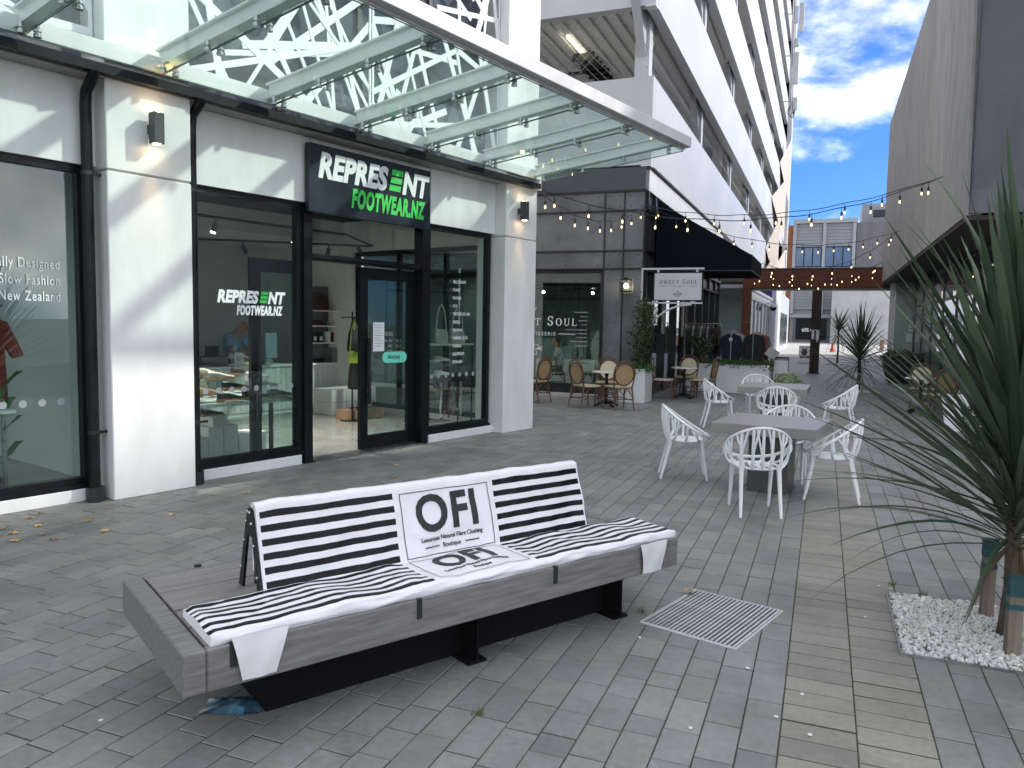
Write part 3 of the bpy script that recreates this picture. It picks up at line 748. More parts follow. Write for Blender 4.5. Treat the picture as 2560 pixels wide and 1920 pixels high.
for cx_, a0 in ((-2.63, -90), (-2.94, 90)):
    for i in range(9): a = R(a0+i*22.5); pts.append((cx_+.075*math.cos(a), 1.215+.075*math.sin(a)))
b.prism(pts, .3615, .3625, 'y'); st = b.build('pay_sticker', M_mint, d1)
lettering('lettering', 'afterpay', .085, -2.80, .3608, 1.195, M_print_k, st, .012, 0, .86, 1, 'CENTER')
ubox('paper_notice', (-3.19, -2.99, .352, .354, 1.30, 1.68), M_paper, d1)
b = MB()
for i in range(9): b.box(-3.17, -3.02-.03*(i % 3 == 2), .3505, .3515, 1.64-i*.034, 1.648-i*.034)
b.build('print', M_frost, d1)

# ------------------------------------------------------------------ shop sign
M_navy = pm('navy_sign_board', (.010, .018, .032), .35, .2, 3)
sg = thing('shop_sign', 'dark navy sign board with white and green bold lettering above the shop door', 'sign', W(-3.45, 0, 2.94), FR)
MB().box(-.98, 1.05, .09, .16, 0, .775, c=.004).build('board', M_navy, sg)
logo(sg, -.86, .415, 1.735, .0875, M_green)

# ------------------------------------------------------------------ wall lamps
M_lampbody = pm('lamp_body', (.055, .057, .062), .45, .1, 5); M_lampglow = emis('lamp_glow', (1, .68, .36), 9)
def sconce(s, z, label):
    t_ = thing('wall_lamp', label, 'wall lamp', W(s, 0, z-.14), FR, 'up and down wall lamps')
    MB().box(-.05, .05, -.16, -.06, 0, .28, c=.003).build('body', M_lampbody, t_)
    MB().box(-.03, .03, -.06, 0, .10, .18).build('bracket', M_lampbody, t_)
    b = MB(); b.cyl((0, -.11), .038, -.004, -.001, 16); b.cyl((0, -.11), .038, .281, .284, 16); b.build('lens', M_lampglow, t_)
    for zz, rx in ((-.01, 0), (.29, math.pi)):
        ld = bpy.data.lights.new('lamp_light', 'SPOT'); ld.energy = 7; ld.color = (1, .62, .28); ld.spot_size = R(60); ld.spot_blend = .6; ld.shadow_soft_size = .03
        lo = bpy.data.objects.new('lamp_light', ld); link(lo, t_); lo.location = (0, -.09, zz); lo.rotation_euler = (rx+(R(-12) if rx == 0 else R(12)), 0, 0)
sconce(-6.34, 3.435, 'dark up and down wall lamp on the white column left of the shop door')
sconce(-.49, 3.42, 'dark up and down wall lamp on the white column at the shop corner')
sconce(-6.34, 6.1, 'up and down wall lamp seen through the canopy glass on the upper column')

# ------------------------------------------------------------------ glass canopy
cn = thing('glass_canopy', 'glass entrance canopy on white steel beams with a grey front edge', 'canopy', FO, FR)
def cz(y): return 3.93+(-y-.05)*(.205/2.4)      # glass height, rising outwards
BS = [-9.86, -8.65, -7.44, -6.27, -5.07, -3.85, -2.65, -1.44, -.16]
for s in BS:
    b = MB(); y0, y1 = -.07, -2.42
    for (w_, h0, h1) in ((.055, .060, .075), (.012, .075, .205), (.055, .205, .22)):
        b.add([(s-w_, y0, cz(y0)+h0), (s+w_, y0, cz(y0)+h0), (s+w_, y1, cz(y1)+h0), (s-w_, y1, cz(y1)+h0),
               (s-w_, y0, cz(y0)+h1), (s+w_, y0, cz(y0)+h1), (s+w_, y1, cz(y1)+h1), (s-w_, y1, cz(y1)+h1)],
              [(0, 3, 2, 1), (4, 5, 6, 7), (0, 1, 5, 4), (1, 2, 6, 5), (2, 3, 7, 6), (3, 0, 4, 7)])
    b.build('beam', M_beam, cn)
def pane(s0, s1):
    b = MB(); y0, y1 = -.105, -2.46
    b.add([(s0, y0, cz(y0)), (s1, y0, cz(y0)), (s1, y1, cz(y1)), (s0, y1, cz(y1)), (s0, y0, cz(y0)+.012), (s1, y0, cz(y0)+.012), (s1, y1, cz(y1)+.012), (s0, y1, cz(y1)+.012)],
          [(0, 3, 2, 1), (4, 5, 6, 7), (0, 1, 5, 4), (1, 2, 6, 5), (2, 3, 7, 6), (3, 0, 4, 7)], 0)
    return b.build('glass_pane', [M_canopyglass, M_edge], cn)
M_edge = pm('glass_edge', (.05, .10, .09), .2, .1)
for i in range(len(BS)-1):
    p = pane(BS[i]+.008, BS[i+1]-.008 if i < len(BS)-2 else .02)
    for f in p.data.polygons:
        if abs(f.normal.z) < .7: f.material_index = 1
cl = MB(); cl.cyl((0, 0), .030, -.030, -.006, 14); cl.cyl((0, 0), .020, -.006, .062, 10); cl.cyl((0, 0), .030, .013, .028, 14); clm = cl.mesh(M_steel, True, 'clip')
for i, s in enumerate(BS):
    for y in (-.22, -.93, -1.62, -2.32):
        for ds in ((-.06, .06) if i < len(BS)-1 else (.0,)): obj('clip', clm, cn, (s+ds, y, cz(y)))
b = MB(); b.box(BS[0]-3, .06, -2.56, -2.43, 4.185, 4.325, c=.006); b.box(BS[0]-3, .05, -2.47, -2.435, 4.165, 4.184); b.build('fascia', M_greypaint, cn)
b = MB(); b.box(BS[0]-3, .02, -.066, -.006, 3.96, 4.10); b.build('wall_channel', M_white, cn)
# ------------------------------------------------------------------ parking building
pk = thing('parking_building', 'tall white parking building with stacked horizontal bands and open decks', 'building', (-3.8, 17.55, 0))
M_deck = pm('deck_underside', (.68, .68, .67), .7, .08, 1); M_dark = pm('dark_grey_wall', (.20, .20, .20), .8, .2, .4)  # plain dark grey for the inner and end walls
M_net = pm('wire_net', (.30, .30, .31), .4, .1, metal=.6)
Z0, DZ, BH = 5.33, 3.50, 1.95
pan_r = MB().box(-.25, 0, .003, 5.437, 0, BH).mesh(M_whitemetal, name='cladding_panel')
pan_l = MB().box(.003, 4.797, 0, .25, 0, BH).mesh(M_whitemetal, name='cladding_panel')
for k in range(7):
    z = Z0+k*DZ
    for i in range(10): obj('cladding_panel', pan_r, pk, (0, .25+i*5.44, z))
    for i in range(5):
        if k < 3 or i < 2: obj('cladding_panel', pan_l, pk, (-4.8*(i+1), 0, z))
    MB().box(-24, -.26, .26, 54.6, z+.40, z+.62).build('floor_slab', M_deck, pk)
    MB().box(-.24, -.002, .002, .248, z-.03, z-.002).build('drip_edge', M_greypaint, pk)
colm = MB(); colm.box(-.17, .17, -.17, .17, 0, 3.2); colm.prism([(-.17, 2.0), (-.17, 3.2), (-1.0, 3.2), (-1.0, 3.0)], -.10, .10, 'x'); colm.prism([(.17, 2.0), (.17, 3.2), (1.0, 3.2), (1.0, 3.0)], -.10, .10, 'x'); colm = colm.mesh(M_whitemetal, name='deck_column')
for k in range(6):
    for y in (.9, 9.0, 17.4, 25.8, 34.2, 42.6): obj('deck_column', colm, pk, (-.45, y, Z0+k*DZ+.62))
for x in (-9.5, -18): obj('deck_column', colm, pk, (x, .62, Z0+.62), (0, 0, R(90)))
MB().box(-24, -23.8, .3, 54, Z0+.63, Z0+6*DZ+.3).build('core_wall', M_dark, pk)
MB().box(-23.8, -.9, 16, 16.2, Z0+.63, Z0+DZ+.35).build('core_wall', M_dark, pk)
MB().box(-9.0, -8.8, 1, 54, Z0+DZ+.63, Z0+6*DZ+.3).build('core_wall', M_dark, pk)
for lv in (1, 2, 3):
    b = MB()
    for i in range(34): b.box(-.7-i*.34, -.52-i*.34, .3, 15.9, Z0+lv*DZ+.30, Z0+lv*DZ+.399)
    b.build('deck_rib', M_deck, pk)
b = MB()
for zz in (.45, .9, 1.35):
    b.tube([(-.33, .5, Z0+BH+zz), (-.33, 30, Z0+BH+zz)], .012, 6)
b.build('cable_rail', M_greypaint, pk)
b = MB(); i = 0
def wire(p, q): b.tube([p, q], .0045, 3, caps=False)
y = .4
while y < 13:
    wire((-.30, y, Z0+BH-.05), (-.30, y+1.6, Z0+BH+1.55)); wire((-.30, y+1.6, Z0+BH-.05), (-.30, y, Z0+BH+1.55)); y += .17
x = -10.0
while x < -.5:
    wire((x, .30, Z0+BH-.05), (x+1.6, .30, Z0+BH+1.55)) if x < -2.1 else None; wire((x, .30, Z0+BH+1.55), (x+1.6, .30, Z0+BH-.05)) if x < -2.1 else None; x += .2
tag(b.build('safety_net', M_net, pk), kind='stuff')
b = MB(); b.box(-2.72, -2.64, 1.9, 3.3, Z0+DZ+.24, Z0+DZ+.29); tl = b.build('tube_light', emis('tube_glow', (1, .93, .62), 2.2), pk)
b = MB(); b.box(-3.4, -2.2, 4.2, 4.3, Z0+DZ+.05, Z0+DZ+.12); b.box(-2.66, -2.58, 3.3, 6.5, Z0+DZ+.08, Z0+DZ+.14); b.box(-2.74, -2.62, 1.85, 3.35, Z0+DZ+.291, Z0+DZ+.32)
for q in range(9): b.box(-2.9+.05*(q % 2), -2.3, 3.0+q*.4, 3.06+q*.4, Z0+DZ+.0, Z0+DZ+.2)
b.build('cable_tray', M_darkmetal, pk)
# tan faceted tiles and end pier
M_tan = pm('tan_tile', (.52, .45, .40), .7, .08, 2, .1, 20)
def facet(y0, y1, z0, z1, d):
    b = MB(); ym, zm = (y0+y1)/2, (z0+z1)/2
    vs = [(.02, y0, zm), (.35+d, ym, z1), (.02, y1, zm), (.35+d, ym, z0), (.05, ym, zm)]
    b.add(vs, [(0, 3, 1), (1, 3, 2), (0, 1, 2, 3)]); return b.build('tile_facet', M_tan, pk)
for (y0, y1, z0, z1) in ((35, 43, 4.4, 9.3), (38.5, 52, 8.2, 13.0), (43.5, 53, 4.0, 8.0), (46, 54.4, 11.8, 17), (33, 39.5, 3.4, 6.6)): facet(y0, y1, z0, z1, .25)
MB().box(-2.5, .35, 54.66, 56.6, 0, 30).build('end_pier', M_whitemetal, pk)
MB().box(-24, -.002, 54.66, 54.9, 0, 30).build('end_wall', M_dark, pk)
# antennas
an = thing('antenna_mast', 'grey phone antenna mast with panels fixed to the parking building edge', 'antenna', (-3.1, 62, 17.5))
M_ant = pm('antenna_grey', (.50, .53, .52), .5, .08, 3)
b = MB(); b.tube([(0, 0, 0), (0, 0, 8.6)], .06, 8); b.tube([(-.7, 0, 1.0), (0, 0, 1.0)], .04, 6); b.tube([(-.7, 0, 4.3), (0, 0, 4.3)], .04, 6); b.tube([(-.7, 0, 7.3), (0, 0, 7.3)], .04, 6)
b.build('pole', M_steel, an, True)
for (x, z, w_, h) in ((.50, 5.9, .34, 2.1), (.28, 2.2, .30, 2.3), (.25, 4.9, .25, .6), (.3, .35, .3, .9), (.1, 6.6, .25, 1.2)):
    MB().box(x-w_/2, x+w_/2, -.1, .15, z, z+h, c=.03).build('antenna_panel', M_ant, an)
b = MB()
for i in range(5): b.tube(catmull([(.05*i-.1, .1, .6+.1*i), (-.25+.1*i, .15, .2), (.2, .15, -.2+.12*i), (.3, 0, .5)], 5), .025, 5)
b.build('cable', M_darkmetal, an)

# ------------------------------------------------------------------ patisserie (ground floor corner under the parking bands)
ca = thing('patisserie_building', 'dark steel clad corner patisserie with a large glass window', 'building', (-3.9, 17.6, 0))
M_st = pm('blackened_steel', (.15, .157, .172), .40, .25, 1.3, .05, 30, metal=.3, c2=(.080, .085, .096), objrand=.15)
M_fl = pm('black_flange', (.010, .011, .014), .4, .2)
M_navyf = pm('slate_fascia', (.055, .062, .075), .55, .12, 1)
MB().box(-20, .0, -.06, .2, 4.79, 5.29).build('fascia', M_navyf, ca)
MB().box(-.2, .02, .2, 14, 4.79, 5.29).build('fascia', M_greypaint, ca)
xs = [-20, -15.5, -11, -6.5, -.95, -.49, -.02]
for (z0, z1) in ((3.02, 3.40), (3.44, 4.31), (4.35, 4.75)):
    for i in range(len(xs)-1): MB().box(xs[i]+.012, xs[i+1]-.012, .0, .15, z0, z1).build('steel_panel', M_st, ca)
for (x0, x1) in ((-.95, -.49), (-.49, -.02)): MB().box(x0+.012, x1-.012, 0, .15, 0, 2.985).build('steel_panel', M_st, ca)
b = MB()
for z in (2.985, 3.40, 4.31, 4.75): b.box(-20, .035, -.05, .0, z, z+.035)
for x in (-6.5, -.95, -.49, -.02): b.box(x-.012, x+.012, -.04, -.002, 0, 4.75)
b.build('flange', M_fl, ca)
b = MB()
for x in (-7.8, -6.7, -6.2, -5.1, -4.0, -2.9, -1.9, -1.1, -.82, -.6, -.35, -.12):
    for z in (3.1, 3.32, 4.43, 4.66): b.cyl((0, 0), .016, 0, .006, 8, M=T(x, -.004, z) @ Matrix.Rotation(R(90), 4, 'X'))
for x in (-.84, -.62):
    for z in (.5, 1.1, 1.75, 2.75): b.cyl((0, 0), .016, 0, .006, 8, M=T(x, -.004, z) @ Matrix.Rotation(R(90), 4, 'X'))
for x in (-.13,):
    for z in (.5, 1.1, 1.75, 2.75): b.cyl((0, 0), .016, 0, .006, 8, M=T(x, -.004, z) @ Matrix.Rotation(R(90), 4, 'X'))
b.build('bolt', M_fl, ca)
b = MB(); b.box(-20, -.97, .02, .2, 0, .28); b.box(-20, -.97, .05, .15, 2.90, 2.98); b.box(-1.03, -.97, .05, .15, .28, 2.90); cf = b.build('window_frame', M_fl, ca)
for x0, x1 in ((-8.2, -5.6), (-5.59, -2.30), (-2.29, -1.03)): MB().box(x0, x1, .09, .10, .28, 2.90).build('pane', M_glass, cf)
MB().box(-20, -1.0, -.45, .02, -.01, .055).build('kerb', M_soff, ca)
lt = [('U ARE MY', .125, -2.62, 2.02, .004, 1.15, 'RIGHT'), ('PATISSERIE', .12, -2.13, 1.42, .004, 1.45, 'RIGHT')]
for t_, sz, x, z, bo, sp_, al in lt: lettering('lettering', t_, sz, x, .082, z, M_print_w, cf, bo, 0, .95, sp_, al)
def serif(txt, h, small, mat, gap=.30):
    """thick and thin serif capitals; lower case letters are drawn as small capitals; x right, z up"""
    b = MB(); x = 0.0
    def q(x0, x1, z0, z1, k, X): b.prism([(X+x0*k, z0*k), (X+x1*k, z0*k), (X+x1*k, z1*k), (X+x0*k, z1*k)], -.001, .001, 'y')
    def par(x0, x1, w_, k, X): b.prism([(X+x0*k, k), (X+(x0+w_)*k, k), (X+(x1+w_)*k, 0), (X+x1*k, 0)], -.001, .001, 'y')
    def arc(cx, cz, ro, ri, zo, zi, a0, a1, k, X, n_=18):
        for i in range(n_):
            t0, t1 = R(a0+(a1-a0)*i/n_), R(a0+(a1-a0)*(i+1)/n_)
            P = [(X+(cx+r_*math.cos(t))*k, (cz+z_*math.sin(t))*k) for r_, z_, t in ((ro, zo, t0), (ro, zo, t1), (ri, zi, t1), (ri, zi, t0))]
            b.prism(P, -.001, .001, 'y')
    for c in txt:
        k = h if c.isupper() else h*small; C = c.upper(); X = x
        if C == ' ': x += h*.55; continue
        if C == 'E': q(.10, .25, 0, 1, k, X); q(0, .70, .93, 1, k, X); q(0, .72, 0, .07, k, X); q(.25, .52, .47, .53, k, X); q(.64, .70, .78, .93, k, X); q(.66, .72, .07, .24, k, X); wd = .74
        elif C == 'T': q(.33, .48, 0, 1, k, X); q(0, .81, .93, 1, k, X); q(0, .06, .75, .93, k, X); q(.75, .81, .75, .93, k, X); q(.2, .61, 0, .05, k, X); wd = .82
        elif C == 'L': q(.10, .25, 0, 1, k, X); q(0, .35, .95, 1, k, X); q(0, .68, 0, .07, k, X); q(.62, .68, .07, .26, k, X); wd = .70
        elif C == 'U': q(.10, .25, .35, 1, k, X); q(.66, .73, .35, 1, k, X); arc(.415, .35, .315, .20, .36, .29, 180, 360, k, X); q(0, .35, .95, 1, k, X); q(.56, .84, .95, 1, k, X); wd = .84
        elif C == 'W': par(.05, .30, .15, k, X); par(.62, .36, .06, k, X); par(.52, .76, .15, k, X); par(1.10, .84, .06, k, X); q(-.02, .28, .95, 1, k, X); q(.95, 1.22, .95, 1, k, X); wd = 1.22
        elif C == 'O': arc(.43, .5, .43, .27, .52, .46, 0, 360, k, X, 28); wd = .86
        elif C == 'S': arc(.33, .735, .27, .17, .275, .21, 20, 270, k, X); arc(.33, .265, .30, .15, .275, .21, -170, 90, k, X); q(.55, .61, .70, .98, k, X); q(.03, .09, .02, .30, k, X); wd = .66
        x += (wd+gap)*k
    return b.mesh(mat, name='lettering'), x-gap*h
def flower(cx, cz_, r, y, th, mat, parent):
    b = MB()
    for i in range(5):
        a = math.pi/2+2*math.pi*i/5; d = lambda an, rr: (cx+rr*math.cos(an), y, cz_+rr*math.sin(an))
        b.tube([d(a-.55, r*.50), d(a-.28, r*.86), d(a, r*1.12), d(a+.28, r*.86), d(a+.55, r*.50)], th, 4)
    b.tube([(cx+r*.28*math.cos(i*.7), y, cz_+r*.28*math.sin(i*.7)) for i in range(10)], th, 4)
    for sg_ in (-1, 1):
        for q in (-.12, .02, .16): b.tube([(cx+sg_*r*.8, y, cz_-.05*r+q*r*.4), (cx+sg_*r*1.5, y, cz_-.05*r+q*r*2)], th, 4)
    return b.build('flower_emblem', mat, parent)
me_, w_ = serif('Sweet Soul', .225, .78, M_print_w); obj('lettering', me_, cf, (-1.62-w_, .082, 1.66))
flower(-2.72, 1.10, .17, .080, .008, M_print_w, cf)
MB().box(-2.06, -1.63, .080, .084, 1.455, 1.468).build('rule', M_print_w, cf)
# inside
M_cafe = pm('cafe_wall', (.10, .15, .14), .7, .3, 1.2, c2=(.05, .08, .08), stretch=(4, 4, 1))
MB().box(-14, -.3, 5.2, 5.3, 0, 4.7).build('back_wall', M_cafe, ca); MB().box(-14, -.25, .2, 5.2, .0, .015).build('cafe_floor', M_floor, ca)
MB().box(-14, -.25, .2, 5.2, 2.99, 3.05).build('cafe_ceiling', M_ceil, ca)
MB().box(-3.4, -1.15, 2.2, 2.9, .015, .75).build('counter', M_white, ca); gcx = MB(); gcx.box(-3.4, -1.15, 2.2, 2.9, .75, .78); gcx.box(-3.4, -1.15, 2.2, 2.23, .78, 1.3); gcx.box(-3.4, -1.15, 2.2, 2.9, 1.3, 1.32); gcx.build('display_case', M_glass, ca)
for i, (w_, z) in enumerate(((.32, 1.98), (.18, 1.88), (.22, 1.78), (.12, 1.68), (.55, 1.56), (.24, 1.47), (.28, 1.38), (.42, 1.28), (.3, 1.18))): MB().box(-1.34-w_, -1.34, .080, .084, z, z+.016).build('menu_line', M_frost, cf)
for i, (x, y) in enumerate(((-2.9, 1.3), (-1.75, 1.9), (-4.2, 1.5))): MB().ball((x, y, 2.52), .035, 2).build('spot_light', emis('spot_glow_%d' % i, (1, .95, .85), 14), ca)
b = MB(); b.box(-6, -1.6, 1.88, 1.93, 2.62, 2.66); b.box(-6, -1.6, 1.3, 1.34, 2.68, 2.72); b.box(-1.66, -1.6, 1.3, 1.93, 2.62, 2.66); b.build('light_track', M_black, ca)
# alley side of the corner
b = MB()
for y in (.20, 1.0, 2.6, 4.2, 5.8, 7.4, 9.0, 10.6, 12.2, 13.5): b.box(-.16, .03, y-.06, y+.06, 0, 4.78)
for z in (2.95, 3.40, 4.30): b.box(-.13, .05, .14, 13.5, z, z+.06)
b.box(-.13, .0, .14, 13.5, 0, .25); af = b.build('steel_frame', M_fl, ca)
b = MB(); b.box(-.10, -.06, .14, 13.5, 3.0, 4.78); b.build('steel_panel', M_st, ca)
MB().box(-.08, -.07, .2, 13.5, .25, 2.95).build('pane', M_glass, af)
b = MB()
for y, z0, z1, w_ in ((2.0, 1.5, 2.7, .22), (4.9, 1.4, 2.6, .2)): MB().box(.05, .09, y, y+w_, z0, z1).build('wall_poster', M_soff, ca)
MB().box(-3.0, -.4, 13.3, 13.5, 0, 4.78).build('end_wall', M_st, ca)

# lantern on the steel column
ln = thing('wall_lantern', 'black box lantern with a glowing bulb on the dark steel corner column', 'lantern', (-4.28, 17.56, 2.46))
b = MB(); b.box(-.12, .12, -.20, 0, .0, .015); b.box(-.12, .12, -.20, 0, .27, .29); b.box(-.05, .05, -.15, -.05, .29, .325)
for x in (-.12, .108):
    for y in (-.20, -.012): b.box(x, x+.012, y, y+.012, .015, .27)
b.build('frame', M_black, ln)
b = MB(); b.box(-.108, .108, -.197, -.194, .016, .269); b.box(.112, .115, -.187, -.013, .016, .269); b.build('pane', M_glass, ln)
b = MB(); b.cyl((0, -.10), .02, .20, .27, 8); b.build('socket', M_black, ln); MB().ball((0, -.10, .14), .048, 2, 0, .8, .8, 1.2).build('bulb', emis('lantern_bulb', (1, .80, .48), 14), ln, True)

# awning
aw = thing('awning', 'black fabric awning over the alley side of the patisserie', 'awning', (-3.9, 18.3, 0))
M_awn = pm('black_canvas', (.004, .006, .011), .9, .15, 3, .1, 80, spec=.12)
AY = 2.85; A = [(.12, 4.62), (2.28, 3.34), (2.28, 2.98), (.12, 2.98)]
b = MB(); b.prism(A, 0, .02, 'y'); b.build('side_panel', M_awn, aw); b = MB(); b.prism(A, AY, AY+.02, 'y'); b.build('side_panel', M_awn, aw)
b = MB(); b.add([(.12, .02, 4.62), (2.28, .02, 3.34), (2.28, AY, 3.34), (.12, AY, 4.62), (.12, .02, 4.60), (2.28, .02, 3.32), (2.28, AY, 3.32), (.12, AY, 4.60)], [(0, 1, 2, 3), (7, 6, 5, 4), (0, 4, 5, 1), (2, 6, 7, 3)]); b.build('top_sheet', M_awn, aw)
MB().box(2.28, 2.30, 0, AY+.02, 2.98, 3.345).build('valance', M_awn, aw)
MB().box(.12, 2.28, .021, AY-.001, 3.0, 3.02).build('under_sheet', M_awn, aw)
b = MB(); b.tube([(.1, -.012, 2.985), (2.30, -.012, 2.985), (2.312, AY, 2.985)], .012, 6); b.build('hem_bar', M_darkmetal, aw)

# hanging sign
hs_ = thing('hanging_sign', 'white patisserie sign hanging from a white scroll bracket on the corner', 'sign', (-3.86, 17.2, 0))
b = MB(); b.box(0, .035, -.02, .02, 1.60, 2.98); b.box(.036, 1.38, -.02, .02, 2.94, 2.98); b.box(.036, 1.36, -.02, .02, 2.19, 2.225)
for x in (.35, 1.2): b.box(x, x+.05, -.012, .012, 2.88, 2.94); b.box(x-.1, x, -.012, .012, 2.226, 2.255)
b.tube(catmull([(1.12, 0, 2.175), (.85, 0, 2.14), (.52, 0, 2.0), (.25, 0, 1.75), (.10, 0, 1.5), (.04, 0, 1.30)], 6), .024, 6)
b.tube([(.19+.17*math.cos(R(a)), 0, 2.0+.17*math.sin(R(a))) for a in range(-140, 130, 18)], .018, 6)
b.build('bracket', M_whitemetal, hs_)
sbd = MB().box(.28, 1.36, -.03, .03, 2.255, 2.88, c=.004).build('board', M_black, hs_); MB().box(.305, 1.335, -.034, -.0305, 2.275, 2.86).build('face', M_whitemetal, sbd)
me_, w_ = serif('Sweet Soul', .098, .78, M_print_k); obj('lettering', me_, hs_, (.82-w_/2, -.0362, 2.625))
lettering('lettering', 'PATISSERIE', .045, .82, -.0355, 2.555, M_print_k, hs_, .0, 0, 1, 1.5, 'CENTER')
b = MB(); b.box(.40, .57, -.0365, -.0355, 2.568, 2.574); b.box(1.07, 1.24, -.0365, -.0355, 2.568, 2.574); b.build('rule', M_print_k, hs_)
flower(.82, 2.40, .065, -.037, .003, M_print_k, hs_)

# ------------------------------------------------------------------ rusted portal across the lane
po = thing('rust_portal', 'rust red steel beam and pier spanning the lane', 'portal', (-2.9, 31.2, 0))
M_rust = pm('rusted_steel', (.17, .055, .03), .75, .3, 1.3, .15, 40, c2=(.10, .032, .02), objrand=.12, stretch=(1, 1, .4))
for i in range(4):
    MB().box(.24+i*1.45, .24+(i+1)*1.45-.008, 0, .35, 3.22, 3.92).build('beam_panel', M_rust, po)
MB().box(-.12, .235, 0, .35, 3.22, 3.92).build('beam_panel', M_rust, po)
MB().box(-.12, .20, .0, .35, 1.9, 3.212).build('pier_panel', M_rust, po); MB().box(-.12, .20, .0, .35, 0, 1.892).build('pier_panel', M_rust, po)
MB().box(-.15, 6.05, -.03, .38, 3.925, 3.965).build('cap', M_darkmetal, po)
MB().box(.2, 6.0, .1, .25, 3.12, 3.215).build('under_channel', M_soff, po)
ps = thing('timber_post', 'dark weathered timber post with torn posters standing under the rust beam', 'post', (-.32, 31.35, 0))
M_post = pm('dark_hardwood', (.055, .030, .024), .75, .35, 4, .3, 30, stretch=(3, 3, .5))
MB().box(-.17, .17, -.15, .13, 0, 3.11, c=.012).build('shaft', M_post, ps); MB().box(-.24, .24, -.21, .19, 0, .03).build('base_plate', M_darkmetal, ps)
b = MB()
for (x0, x1, z0, z1) in ((-.13, -.04, 1.30, 1.62), (.02, .13, 1.28, 1.66), (.05, .10, 1.2, 1.28), (-.15, .13, 1.62, 1.65)): b.box(x0, x1, -.156, -.1515, z0, z1)
b.build('torn_poster', M_paper, ps)

# ------------------------------------------------------------------ concrete building on the right
rb = thing('concrete_building', 'grey concrete block overhanging the right side of the lane', 'building', (1.85, 13.1, 0))
def streak_mat(name, c, c2, sc_=1.0):
    mt, n, l, p = newmat(name); tc_ = n.new('ShaderNodeTexCoord'); mp_ = n.new('ShaderNodeMapping'); mp_.inputs['Scale'].default_value = (.8*sc_, .8*sc_, .30*sc_)
    l.new(tc_.outputs['Object'], mp_.inputs[0])
    a = n.new('ShaderNodeTexNoise'); a.inputs['Scale'].default_value = 1.6; a.inputs['Detail'].default_value = 9; a.inputs['Roughness'].default_value = .62; a.inputs['Distortion'].default_value = 1.3; l.new(mp_.outputs[0], a.inputs[0])
    rp_ = n.new('ShaderNodeValToRGB'); e = rp_.color_ramp.elements; e[0].position = .30; e[1].position = .74; e[0].color = (*c2, 1); e[1].color = (*c, 1); l.new(a.outputs['Fac'], rp_.inputs[0])
    l.new(rp_.outputs[0], p.inputs['Base Color']); p.inputs['Roughness'].default_value = .7
    b2 = n.new('ShaderNodeBump'); b2.inputs['Strength'].default_value = .15; b2.inputs['Distance'].default_value = .02; l.new(a.outputs['Fac'], b2.inputs['Height']); l.new(b2.outputs[0], p.inputs['Normal'])
    return mt
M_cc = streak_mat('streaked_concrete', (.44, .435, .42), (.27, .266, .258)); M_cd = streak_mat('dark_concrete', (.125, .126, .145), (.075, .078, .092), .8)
M_sofb = pm('brown_soffit', (.050, .032, .028), .7, .25, 2, .1, 30)
def lean(b, x0, x1, y0, y1, z0, z1, dt):   # near end leans slightly back
    b.add([(x0, y0, z0), (x1, y0, z0), (x1, y1, z0), (x0, y1, z0), (x0, y0+dt, z1), (x1, y0+dt, z1), (x1, y1, z1), (x0, y1, z1)], [(0, 3, 2, 1), (4, 5, 6, 7), (0, 1, 5, 4), (1, 2, 6, 5), (2, 3, 7, 6), (3, 0, 4, 7)])
b = MB(); lean(b, 0, .20, .06, 1.85, 3.40, 7.40, .55); b.build('wall_panel', M_cc, rb)
b = MB(); lean(b, 0, .20, 1.865, 5.0, 3.40, 9.10, .0); b.build('wall_panel', M_cc, rb)
b = MB(); lean(b, 0, .20, .615, 1.85, 7.40, 9.10, .25); b.build('wall_panel', M_cc, rb)
for y0, y1 in ((5.012, 8.4), (8.412, 11.8), (11.812, 15.2), (15.212, 18.35)): MB().box(0, .20, y0, y1, 3.40, 9.10).build('wall_panel', M_cc, rb)
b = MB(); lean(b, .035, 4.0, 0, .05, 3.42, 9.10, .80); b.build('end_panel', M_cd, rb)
MB().box(.02, 4.6, .06, 18.35, 3.33, 3.395).build('soffit', M_sofb, rb)
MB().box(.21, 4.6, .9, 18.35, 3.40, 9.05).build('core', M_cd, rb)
MB().box(.25, .28, 8.4, 18.2, 9.10, 10.1).build('glass_balustrade', glass('blue_balustrade', (.35, .55, .72), 1.0, base=.15), rb)
MB().box(4.6, 8.2, .0, 19, 0, 11.0).build('shade_block', M_cd, rb); MB().box(8.2, 22, .0, 19, 0, 14.6).build('shade_block', M_cd, rb)  # added out of view, stepped to shade the foreground but not the shop front
MB().box(.21, .30, 1.0, 8.3, 9.10, 9.35).build('parapet', M_cc, rb)
for y in (2.5, 7, 12): MB().cyl((.9, y), .09, 3.20, 3.33, 12).build('soffit_fitting', M_black, rb)
# glazed shopfront below
sf2 = thing('glass_shopfront', 'glazed shopfront set back under the concrete overhang', 'shopfront', (2.75, 13.2, 0))
b = MB()
for y in (.4, 2.6, 4.8, 7.0, 9.2, 11.4, 13.6, 15.8): b.box(0, .07, y-.035, y+.035, 0, 3.32)
b.box(0, .06, .4, 15.8, 0, .12); b.box(0, .06, .4, 15.8, 2.45, 2.52); b.box(0, .06, .4, 15.8, 3.26, 3.325); ff = b.build('frame', M_darkmetal, sf2)
for y in (.4, 2.6, 4.8, 7.0, 9.2, 11.4, 13.6): MB().box(.025, .032, y+.036, y+2.164, .12, 3.26).build('pane', M_glass, ff)
MB().box(2.0, 2.1, .0, 16, 0, 3.3).build('back_wall', M_int, sf2); MB().box(0.1, 2.0, .1, 16, 0.0, .02).build('floor', M_floor, sf2)
M_gp = pm('back_painted_glass', (.34, .43, .40), .12, .06, 1.0)
